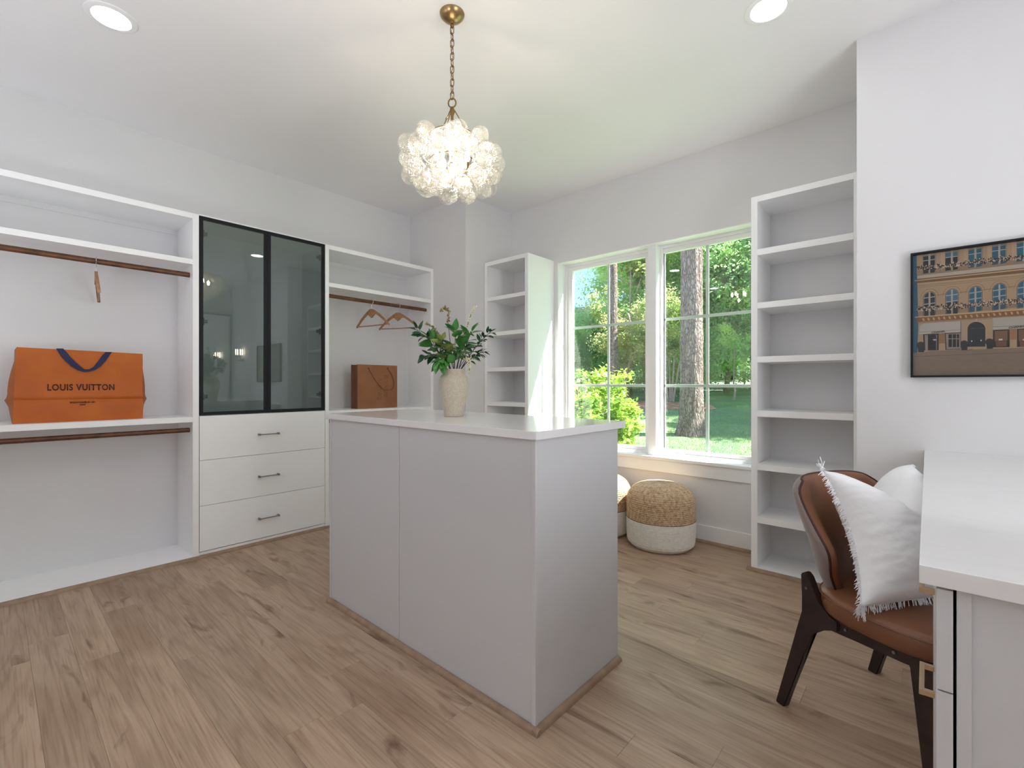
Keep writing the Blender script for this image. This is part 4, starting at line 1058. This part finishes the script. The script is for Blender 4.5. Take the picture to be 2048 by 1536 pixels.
for sg in (-1, 1):
    ys = sorted((sg*.212, sg*.238))
    leg_prism('leg', [(-.325, 0), (-.292, 0), (-.205, .292), (-.165, .325), (-.120, .338), (-.120, .366), (-.150, .372), (-.186, .400), (-.215, .470), (-.230, .482), (-.246, .470), (-.238, .40), (-.234, .350), (-.250, .300)], ys[0], ys[1], sg*.018)
    MB().prism([(-.170, .328), (-.160, .368), (.0, .371), (.120, .371), (.120, .345), (.05, .338), (-.06, .334)], lambda u, v, q: (u, q, v), ys[0]+.002, ys[1]-.002).build('rail', M['dark'], ch, world=False)
    yf = sorted((sg*.206, sg*.234))
    leg_prism('leg', [(.108, 0), (.132, 0), (.118, .335), (.118, .371), (.045, .371), (.070, .335)], yf[0], yf[1], sg*.012)
    for bx_, bz_ in ((-.225, .43), (-.218, .395), (-.14, .352), (-.10, .354), (.03, .356)):
        MB().tube([(bx_, sg*.236, bz_), (bx_, sg*.2405, bz_)], .0045, 10).build('bolt', M['steel'], ch, world=False)
MB().box(-.20, -.17, -.21, .21, .338, .371, .003).build('cross_rail', M['dark'], ch, world=False)
MB().box(.06, .09, -.206, .206, .338, .371, .003).build('cross_rail', M['dark'], ch, world=False)

# ---- cushion on the chair
g = Vector((.891, -.454, 0)); wv = Vector((.454, .891, 0)); C0 = Vector((.012, 1.892, 0))
def cl2w(x, y, z): return C0+g*x+wv*y+Vector((0, 0, z))
pl_ = thing('cushion', 'white crinkled gauze cushion with fringed edge leaning in the tan chair', 'cushion', cl2w(-.10, -.02, .45))
BL, BR, TL, TR = cl2w(-.030, -.278, .462), cl2w(.045, .165, .470), cl2w(-.205, -.190, .822), cl2w(-.170, .215, .818)
nrm_ = ((BR-BL).cross(TL-BL)).normalized()
if nrm_.dot(-cl2w(0, 0, 0)+Vector((0, 0, .6))) < 0 and False: nrm_ = -nrm_
if nrm_.dot(g) < 0: nrm_ = -nrm_
def cush(a, b, side_):
    p = BL.lerp(BR, a).lerp(TL.lerp(TR, a), b)
    u, v_ = 2*a-1, 2*b-1
    # pinch the edges inward, chop the top
    inx = .055*(1-v_*v_)*u; p -= (BR-BL).normalized()*inx*.75
    top = max(0, b-.45)/.55
    p -= Vector((0, 0, 1))*(.135*math.exp(-(abs((u+.12)/.40)**1.5))*top**1.5)
    p += Vector((0, 0, 1))*(.020*(1-u*u)*(1-b))*.0
    th = .115*(max(0, 1-abs(u)**2.6)*max(0, 1-abs(v_)**2.6))**.62
    chop = math.exp(-((u+.12)/.16)**2)*top**1.2
    th *= 1-.45*chop
    if side_ > 0: th *= 1.15
    else: th *= .8
    wr = noise.noise(Vector((a*7, b*22, side_)))*.0035+noise.noise(Vector((a*26, b*60, side_*3)))*.0014+.006*noise.noise(Vector((a*3, b*5, side_)))
    k_ = min(1, th/.02)
    return p+nrm_*side_*(th+wr*k_)
m = MB(); n_ = 70
F_ = m.grid(n_, n_, lambda a, b: cush(a, b, 1)); B_ = m.grid(n_, n_, lambda a, b: cush(a, b, -1))
bmesh.ops.remove_doubles(m.b, verts=m.b.verts, dist=.0008)
m.build('cover', M['gauze'], pl_, smooth=True, sharp=180)
random.seed(5); m = MB()
def edgept(k, s_):
    return {0: (0, s_), 1: (1, s_), 2: (s_, 0)}[k]
for k_, cnt in ((0, 210), (1, 160), (2, 150)):
    for i in range(cnt):
        s_ = random.random(); a, b = edgept(k_, s_); p = cush(a, b, 1)
        out = (BL-BR).normalized() if k_ == 0 else (BR-BL).normalized() if k_ == 1 else (BL-TL).normalized()
        d = out*random.uniform(.6, 1.)+Vector((random.uniform(-.35, .35), random.uniform(-.35, .35), random.uniform(-.7, .15)))
        d.normalize(); l_ = random.uniform(.012, .024)
        q1 = p+d*l_*.5; q2 = q1+(d+Vector((0, 0, -.5))).normalized()*l_*.5
        sd = d.cross(nrm_).normalized()*.0012
        m.face((p-sd, p+sd, q1+sd, q1-sd)); m.face((q1-sd, q1+sd, q2+sd*.6, q2-sd*.6))
for tip, dr, cnt in ((BL, Vector((-.1, 0, -1)), 40), (TL, Vector((-.3, -.1, .5)), 10)):
    for i in range(cnt):
        d = (dr+Vector((random.uniform(-.4, .4), random.uniform(-.4, .4), random.uniform(-.2, .2)))).normalized(); l_ = random.uniform(.018, .036)
        p = tip+Vector((random.uniform(-.008, .008), random.uniform(-.008, .008), random.uniform(-.008, .008))); q2 = p+d*l_; sd = d.cross(nrm_).normalized()*.0013
        m.face((p-sd, p+sd, q2+sd, q2-sd))
fr_o = m.build('fringe', M['gauze'], pl_, recalc=False); fr_o['kind'] = 'stuff'

# ------------------------------------------------------------------ seen only as reflections in the smoked glass
t = thing('wall_mirror', 'tall framed mirror on the right wall, seen reflected in the smoked glass', 'mirror', (XR, 2.50, 0))
MB().box(XR-.03, XR-.002, 2.28, 2.72, .70, .73, .003).box(XR-.03, XR-.002, 2.28, 2.72, 2.25, 2.28, .003).box(XR-.03, XR-.002, 2.28, 2.31, .73, 2.25, .003).box(XR-.03, XR-.002, 2.69, 2.72, .73, 2.25, .003).build('frame', M['steel'], t)
MB().box(XR-.012, XR-.004, 2.305, 2.695, .725, 2.255).build('glass', M['mirror'], t)
t = thing('wall_sconce', 'small lit wall sconce over the desk, seen reflected in the smoked glass', 'wall lamp', (1.43, YP, 1.62))
MB().lathe([(0, -.05), (.05, -.05), (.05, -.035), (0, -.035)], 24, (1.43, YP-.055, 1.52)).build('backplate', M['steel'], t)
MB().tube([(1.43, YP-.001, 1.50), (1.43, YP-.05, 1.50), (1.43, YP-.06, 1.56)], .008, 8).build('arm', M['steel'], t)
for i in range(8):
    a = 2*PI*i/8; MB().tube([(1.43+.05*math.cos(a), YP-.07+.05*math.sin(a), 1.57), (1.43+.05*math.cos(a), YP-.07+.05*math.sin(a), 1.66)], .004, 6).build('glass_rod', M['sbulb'], t)

# ------------------------------------------------------------------ outside: lawn, road, trees
def gz(x, y):
    d = math.hypot(x, y); base = .14+.06*(d-8) if d > 4 else -.10
    if d > 27: base = .14+.06*19+.012*(d-27)
    return base+.03*noise.noise(Vector((x*.5, y*.5, 0)))
m = MB(); nx_, ny_ = 90, 90
V_ = m.grid(nx_, ny_, lambda a, b: (-55+95*a, YW+.16+(b**1.8)*75, gz(-55+95*a, YW+.16+(b**1.8)*75)))
struct(m.build('ground', M['lawn'], smooth=True))
# road and mulch lie on the slope
def strip(name, mat, pts, halfw, n=60, lift=.015, th=.03, wob=.0):
    m = MB(); k = len(pts)-1
    def f(a, b):
        s_ = a*k; i = min(int(s_), k-1); p = Vector(pts[i]).lerp(Vector(pts[i+1]), s_-i); d = (Vector(pts[i+1])-Vector(pts[i])).normalized(); nn = Vector((-d.y, d.x))
        q = p+nn*(2*b-1)*halfw*(1+wob*noise.noise(Vector((a*9, b, 2))))
        return (q.x, q.y, gz(q.x, q.y)+lift+wob*.10*(1-(2*b-1)**2))
    m.grid(n, 8, f); return struct(m.build(name, M[mat], smooth=True))
strip('road', 'road', [(-40, 20), (-20, 24), (-4, 25.5), (12, 25), (30, 20)], 1.6)
strip('mulch_bed', 'mulch', [(-12.5, 7.5), (-9.0, 10.2), (-6.0, 12.4), (-4.6, 13.3)], 1.0, wob=.5)

def px_dir(px):
    a = (px-1024)/930; return (-math.sin(TH)+a*math.cos(TH), math.cos(TH)+a*math.sin(TH))
def at(px, d):
    r = px_dir(px); return (r[0]*d, r[1]*d)

leaf_protos = {}
def crown_mesh(key, mat, n, blobs, ls):
    """n small folded leaves scattered through overlapping clumps"""
    rnd = random.Random(hash(key) % 1000 if not isinstance(key, int) else key)
    vs_, fs_ = [], []
    tot = sum(b[3]**2 for b in blobs)
    for (bx, by, bz, br) in blobs:
        cnt = int(n*br*br/tot)
        subs = []
        for _ in range(max(5, int(26*br))):
            v_ = Vector((rnd.gauss(0, 1), rnd.gauss(0, 1), rnd.gauss(0, 1))).normalized()*br*rnd.uniform(.55, 1.0); subs.append(Vector((bx, by, bz))+v_)
        for _ in range(cnt):
            c = rnd.choice(subs); p = c+Vector((rnd.gauss(0, 1), rnd.gauss(0, 1), rnd.gauss(0, .8)))*br*.17
            d = Vector((rnd.gauss(0, 1), rnd.gauss(0, 1), rnd.gauss(-.2, .7))).normalized(); s_ = d.cross(Vector((rnd.gauss(0, .4), rnd.gauss(0, .4), 1))).normalized()
            l_ = ls*rnd.uniform(.6, 1.3); i = len(vs_)
            vs_ += [p, p+d*l_*.5+s_*l_*.32, p+d*l_, p+d*l_*.5-s_*l_*.32]; fs_.append((i, i+1, i+2, i+3))
    me = bpy.data.meshes.new('foliage'); me.from_pydata([tuple(q) for q in vs_], [], fs_); me.materials.append(mat); return me
def blobset(seed, R_, H, z0, n):
    rnd = random.Random(seed); out = []
    for i in range(n):
        a = rnd.uniform(0, 2*PI); r_ = R_*math.sqrt(rnd.random())*.8; zz = z0+(H-z0)*rnd.random()
        out.append((r_*math.cos(a), r_*math.sin(a), zz, R_*rnd.uniform(.32, .5)))
    return out
trunk_protos = {}
def trunk_mesh(h, r, seed, branches=6, mat='bark'):
    rnd = random.Random(seed); m = MB()
    pts = [(.12*math.sin(i*.7+seed), .12*math.cos(i*.9+seed)-.12, h*i/8) for i in range(9)]
    m.tube(pts, [r*1.25]+[r*(1-.08*i) for i in range(1, 9)], 10)
    for k in range(branches):
        i = 2+k % 6; p = Vector(pts[i]); a = rnd.uniform(0, 2*PI); q = p+Vector((math.cos(a), math.sin(a), .9))*rnd.uniform(.7, 1.5)
        m.tube([p, p.lerp(q, .5)+Vector((0, 0, -.1)), q], [r*.4, r*.28, r*.12], 6)
    me = bpy.data.meshes.new('trunk'); m.b.to_mesh(me); m.b.free(); me.materials.append(M[mat])
    for q in me.polygons: q.use_smooth = True
    return me
CR = {
 'a': (crown_mesh(1, M['leafA'], 60000, blobset(1, 2.4, 7.6, 1.0, 28), .11), trunk_mesh(6.5, .08, 1)),
 'b': (crown_mesh(2, M['leafB'], 60000, blobset(2, 2.6, 6.4, .8, 28), .105), trunk_mesh(5.5, .08, 2)),
 'c': (crown_mesh(3, M['leafA'], 60000, blobset(3, 2.5, 8.6, 1.2, 30), .105), trunk_mesh(7.5, .07, 3, 9)),
 'e': (crown_mesh(4, M['leafE'], 16000, blobset(4, 1.7, 3.6, .5, 14), .09), trunk_mesh(3.2, .06, 4, 8)),
}
def tree(kind, x, y, label, sc=1., rz=0., szz=1., group='broadleaf trees beyond the lawn', name='broadleaf_tree'):
    t = thing(name, label, 'tree', (x, y, gz(x, y)-.03), rz, group)
    for nm, me in (('foliage', CR[kind][0]), ('trunk', CR[kind][1])):
        o = bpy.data.objects.new(nm, me); C.objects.link(o); o.parent = t; o.scale = (sc, sc, sc*szz)
        if nm == 'foliage': o['kind'] = 'stuff'
    return t
TREES = [
 ('b', 1120, 19, .80, .3, .60, 'dark round tree at the left edge of the window view'),
 ('b', 1176, 17.5, .62, 1.5, .80, 'dark grey-green tree left of the slim trunk, sky above it'),
 ('c', 1238, 23, .62, 2.2, .78, 'bright green tree just right of the slim pine trunk'),
 ('e', 1258, 14.5, .95, .5, .9, 'thin brownish bushy tree leaning behind the flowering shrub'),
 ('a', 1300, 17.5, 1.0, 4.1, 1.05, 'tall tree behind the post between the two windows'),
 ('c', 1345, 20, 1.0, 5.2, 1.05, 'leafy tree left of the big pine trunk in the right window'),
 ('b', 1395, 19, 1.1, 2.9, 1.15, 'dark leafy tree directly behind the big pine trunk'),
 ('a', 1445, 17.0, 1.05, .9, 1.05, 'bright leafy tree right of the big pine trunk'),
 ('c', 1492, 18.5, 1.1, 1.9, 1.0, 'tall leafy tree by the right edge of the window view'),
 ('b', 1530, 16, 1.1, 3.3, 1.1, 'dark tree mostly hidden by the right bookcase'),
 ('a', 1590, 17, 1.1, .4, 1.1, 'leafy tree hidden behind the right bookcase'),
 ('c', 1660, 18, 1.1, 2.6, 1.1, 'leafy tree far to the right of the window'),
 ('a', 1060, 21, .8, 2.0, .55, 'leafy tree hidden behind the left bookcase'),
 ('b', 1420, 26, 1.3, 1.0, 1.3, 'tall dark tree in the back row behind the pine'),
 ('a', 1335, 27, 1.3, 2.4, 1.25, 'tall bright tree in the back row left of the pine'),
 ('b', 1500, 26, 1.4, 5.0, 1.3, 'tall dark tree in the back row at the right'),
]
for k_, px, d_, sc, rz, szz, lab in TREES:
    x_, y_ = at(px, d_); tree(k_, x_, y_, lab, sc, rz, szz)
# trees off to the right, outside the view, that shade the lawn
for x_, y_, k_, sc, rz in ((1.0, 13.0, 'a', 1.0, 1.0), (2.8, 15.5, 'b', 1.1, 2.0), (-.6, 16.5, 'c', 1.0, 3.0), (4.5, 12.5, 'c', .95, 4.0)):
    tree(k_, x_, y_, 'leafy shade tree beyond the right end of the lawn, %s' % {1.0: 'nearest to the pine', 2.0: 'dark and farthest right', 3.0: 'tallest, in the middle', 4.0: 'nearest to the house'}[rz], sc, rz)
# big pine
def pine(name, x, y, r, h, label, crown=True, seed=0):
    t = thing(name, label, 'tree', (x, y, gz(x, y)-.05), 0, 'pine trees on the lawn')
    m = MB(); rnd = random.Random(seed)
    def f(a, b):
        zz = h*b**1.4; ang = a*2*PI
        flare = 1+.42*math.exp(-zz/.16)*(1+.5*max(0, math.cos(ang*3+.6)))
        rr_ = r*flare*(1-.35*b)
        bk = noise.noise(Vector((math.cos(ang)*5, math.sin(ang)*5, zz*1.6)))*.5+abs(noise.noise(Vector((math.cos(ang)*11, math.sin(ang)*11, zz*3.1))))
        rr_ *= 1+.085*bk
        return (rr_*math.cos(ang), rr_*math.sin(ang), zz)
    m.grid(96, 200, f, closed_u=True)
    m.build('trunk', M['pbark'], t, smooth=True, world=False, sharp=180)
    if crown:
        me = crown_mesh(10+seed, M['leafD'], 9000, [(rnd.uniform(-1.6, 1.6), rnd.uniform(-1.6, 1.6), h*rnd.uniform(.72, 1.02), rnd.uniform(.6, 1.0)) for _ in range(12)], .22)
        o = bpy.data.objects.new('foliage', me); C.objects.link(o); o.parent = t; o['kind'] = 'stuff'
    return t
def pine_bark():
    m = pmat('pine bark', srgb(150, 132, 128), .95); n = m.node_tree.nodes; l = m.node_tree.links; p = n['Principled BSDF']
    t = n.new('ShaderNodeTexCoord'); mp = n.new('ShaderNodeMapping'); mp.inputs['Scale'].default_value = (1, 1, .32); l.new(t.outputs['Object'], mp.inputs[0])
    v_ = n.new('ShaderNodeTexVoronoi'); v_.feature = 'DISTANCE_TO_EDGE'; v_.inputs['Scale'].default_value = 26; 
    q = n.new('ShaderNodeTexNoise'); q.inputs['Scale'].default_value = 9; q.inputs['Detail'].default_value = 6; l.new(mp.outputs[0], q.inputs[0])
    vm = n.new('ShaderNodeVectorMath'); l.new(mp.outputs[0], vm.inputs[0]); sc = n.new('ShaderNodeVectorMath'); sc.operation = 'SCALE'; sc.inputs['Scale'].default_value = .16; l.new(q.outputs['Color'], sc.inputs[0]); l.new(sc.outputs[0], vm.inputs[1]); l.new(vm.outputs[0], v_.inputs[0])
    r = n.new('ShaderNodeValToRGB'); r.color_ramp.elements[0].position = .0; r.color_ramp.elements[0].color = srgb(104, 90, 86); r.color_ramp.elements[1].position = .16; r.color_ramp.elements[1].color = srgb(176, 156, 150); l.new(v_.outputs['Distance'], r.inputs[0])
    x = n.new('ShaderNodeMix'); x.data_type = 'RGBA'; x.blend_type = 'MULTIPLY'; x.inputs[0].default_value = .8; l.new(r.outputs[0], x.inputs[6]); w2 = n.new('ShaderNodeValToRGB'); w2.color_ramp.elements[0].position = .3; w2.color_ramp.elements[0].color = (.5, .42, .40, 1); w2.color_ramp.elements[1].position = .7; l.new(q.outputs[0], w2.inputs[0]); l.new(w2.outputs[0], x.inputs[7])
    l.new(x.outputs[2], p.inputs['Base Color'])
    b = n.new('ShaderNodeBump'); b.inputs['Strength'].default_value = 1.; b.inputs['Distance'].default_value = .06; l.new(v_.outputs['Distance'], b.inputs['Height']); l.new(b.outputs[0], p.inputs['Normal'])
    return m
M['pbark'] = pine_bark()
bp = at(1383, 8.3); pine('pine_tree', bp[0], bp[1], .205, 11, 'big pine with thick scaly grey trunk close to the right window', True, 1)
sp = at(1226, 13.5); pine('pine_tree', sp[0], sp[1], .145, 9.5, 'slimmer dark pine trunk seen behind the left window grid', False, 2)
x_, y_ = at(1262, 15.5)
nt_ = thing('pine_bough_tree', 'pine with wispy yellow-green needles high beside the slim trunk', 'tree', (x_, y_, gz(x_, y_)))
me = crown_mesh(31, M['leafD'], 2600, [(.2, 0, 4.6, .55), (.5, .1, 4.0, .4), (-.3, .1, 5.2, .5)], .20); o = bpy.data.objects.new('foliage', me); C.objects.link(o); o.parent = nt_; o['kind'] = 'stuff'
o = bpy.data.objects.new('trunk', trunk_mesh(5.0, .05, 9, 5)); C.objects.link(o); o.parent = nt_
# small multi-stem tree and sapling
x_, y_ = at(1342, 14.2); t = thing('multi_stem_tree', 'small tree with several thin bare stems left of the big pine', 'tree', (x_, y_, gz(x_, y_)-.02))
for dx, tx in ((-.12, -.35), (-.02, -.12), (.10, .38), (.04, .1)):
    MB().tube([(x_+dx*.6, y_, gz(x_, y_)-.02), (x_+dx+tx*.3, y_, gz(x_, y_)+.9), (x_+dx+tx, y_+.1, gz(x_, y_)+2.4)], [.035, .028, .012], 7).build('stem', M['bark'], t)
me = crown_mesh(33, M['leafC'], 2600, [(0, 0, 2.5, .8), (-.4, .1, 2.0, .5), (.4, 0, 2.1, .5)], .10); o = bpy.data.objects.new('foliage', me); C.objects.link(o); o.parent = t; o['kind'] = 'stuff'
x_, y_ = at(1468, 14.5); t = thing('sapling', 'thin crooked sapling standing alone on the lawn', 'tree', (x_, y_, gz(x_, y_)-.02))
MB().tube([(x_, y_, gz(x_, y_)-.02), (x_+.03, y_, gz(x_, y_)+.25), (x_-.01, y_, gz(x_, y_)+.5), (x_+.03, y_, gz(x_, y_)+2.2)], [.035, .03, .026, .01], 7).build('stem', M['bark'], t)
me = crown_mesh(34, M['leafA'], 1200, [(0, 0, 2.0, .5)], .08); o = bpy.data.objects.new('foliage', me); C.objects.link(o); o.parent = t; o['kind'] = 'stuff'
# shrubs by the left window
shr = [(1165, 6.6, .62, 'yellow-green shrub with pink blossom at the left window edge', 1.25), (1232, 6.9, .55, 'bright shrub seen through the lower left panes', .82), (1190, 7.6, .7, 'taller shrub behind, with pale pink flower heads', 1.25)]
for k_, (px, d_, R_, lab, H_) in enumerate(shr):
    x_, y_ = at(px, d_); t = thing('shrub', lab, 'shrub', (x_, y_, gz(x_, y_)), 0, 'shrubs outside the left window')
    me = crown_mesh(40+k_, M['leafC'], 3400, [(random.uniform(-.4, .4)*R_, random.uniform(-.4, .4)*R_, H_*f_*.8, R_*.55) for f_ in (.25, .35, .5, .65, .8, .95)], .075)
    o = bpy.data.objects.new('foliage', me); C.objects.link(o); o.parent = t; o['kind'] = 'stuff'
    m = MB()
    for i in range(5): m.tube([(x_, y_, gz(x_, y_)), (x_+random.uniform(-.4, .4), y_+random.uniform(-.3, .3), gz(x_, y_)+H_*.8)], .008, 5)
    m.build('stems', M['bark'], t)
    if k_ != 1:
        m = MB()
        for i in range(14):
            c = Vector((x_+random.uniform(-.4, .4)*R_, y_+random.uniform(-.3, .3), gz(x_, y_)+H_*random.uniform(.75, .95)))
            r_ = bmesh.ops.create_icosphere(m.b, subdivisions=1, radius=random.uniform(.015, .035))
            for vtx in r_['verts']: vtx.co += c
        m.build('blossoms', M['pink'], t)
# pond of near grass blades
random.seed(9); vs_, fs_ = [], []
for i in range(60000):
    d_ = 5.2+9*random.random()**1.5; px = random.uniform(1130, 1640); x_, y_ = at(px, d_); zz = gz(x_, y_)-.01
    a = random.uniform(0, 2*PI); h_ = random.uniform(.02, .045); w_ = .004+.0004*d_; k = len(vs_)
    dx, dy = math.cos(a)*w_, math.sin(a)*w_; lx, ly = random.uniform(-.02, .02), random.uniform(-.02, .02)
    vs_ += [(x_-dx, y_-dy, zz), (x_+dx, y_+dy, zz), (x_+lx, y_+ly, zz+h_)]; fs_.append((k, k+1, k+2))
me = bpy.data.meshes.new('grass_blades'); me.from_pydata(vs_, [], fs_); me.materials.append(M['blade'])
go = bpy.data.objects.new('grass_blades', me); C.objects.link(go); go['kind'] = 'stuff'; tag(go, 'short green grass blades growing on the lawn outside the window', 'grass')
# low wall, car and house beyond the road
x_, y_ = at(1470, 30); t = thing('low_wall', 'low brown garden wall beyond the road at the right', 'wall', (x_, y_, gz(x_, y_)))
MB().box(x_-2.4, x_+3.5, y_-.12, y_+.12, gz(x_, y_)-.2, gz(x_, y_)+.75, .01).build('masonry', M['brickw'], t)
MB().box(x_-2.45, x_+3.55, y_-.17, y_+.17, gz(x_, y_)+.75, gz(x_, y_)+.82, .01).build('coping', M['cream'], t)
def house(px, d_, w_, h_, label):
    x_, y_ = at(px, d_); zz = gz(x_, y_)
    t = thing('house', label, 'house', (x_, y_, zz))
    MB().box(x_-w_/2, x_+w_/2, y_, y_+6, zz-.3, zz+h_).build('wall', M['cream'], t)
    m = MB(); m.prism([(y_-.5, zz+h_), (y_+3, zz+h_+1.8), (y_+6.5, zz+h_)], lambda u, v, q: (q, u, v), x_-w_/2-.4, x_+w_/2+.4); m.build('roof', M['roofm'], t)
    for k in (-.3, .1, .35):
        f_ = MB().box(x_+k*w_-.5, x_+k*w_+.5, y_-.05, y_, zz+.9, zz+2.1).build('window', M['trim'], t); MB().box(x_+k*w_-.42, x_+k*w_+.42, y_-.06, y_-.05, zz+.98, zz+2.02).build('pane', M['black'], f_)
house(1150, 26, 5.5, 2.9, 'cream house glimpsed between the shrubs and trees at the left')
x_, y_ = at(1408, 28.5); zz = gz(x_, y_); t = thing('parked_car', 'pale blue-grey car parked beyond the road beside the pine trunk', 'car', (x_, y_, zz))
m = MB(); m.prism([(-2.1, .25), (2.1, .25), (2.15, .7), (1.3, .85), (.8, 1.35), (-1.0, 1.38), (-1.7, .95), (-2.15, .85)], lambda u, v, q: (x_+u, y_+q, zz+v), -.85, .85)
m.build('body', M['carp'], t)
MB().prism([(1.1, .88), (.72, 1.28), (-.95, 1.30), (-1.45, .95)], lambda u, v, q: (x_+u, y_+q, zz+v), -.87, .87).build('windows', M['black'], t)
for sx in (-1.35, 1.35):
    for sy in (-.8, .8): MB().tube([(x_+sx, y_+sy-.1, zz+.32), (x_+sx, y_+sy+.1, zz+.32)], .32, 16).build('wheel', M['tyre'], t)
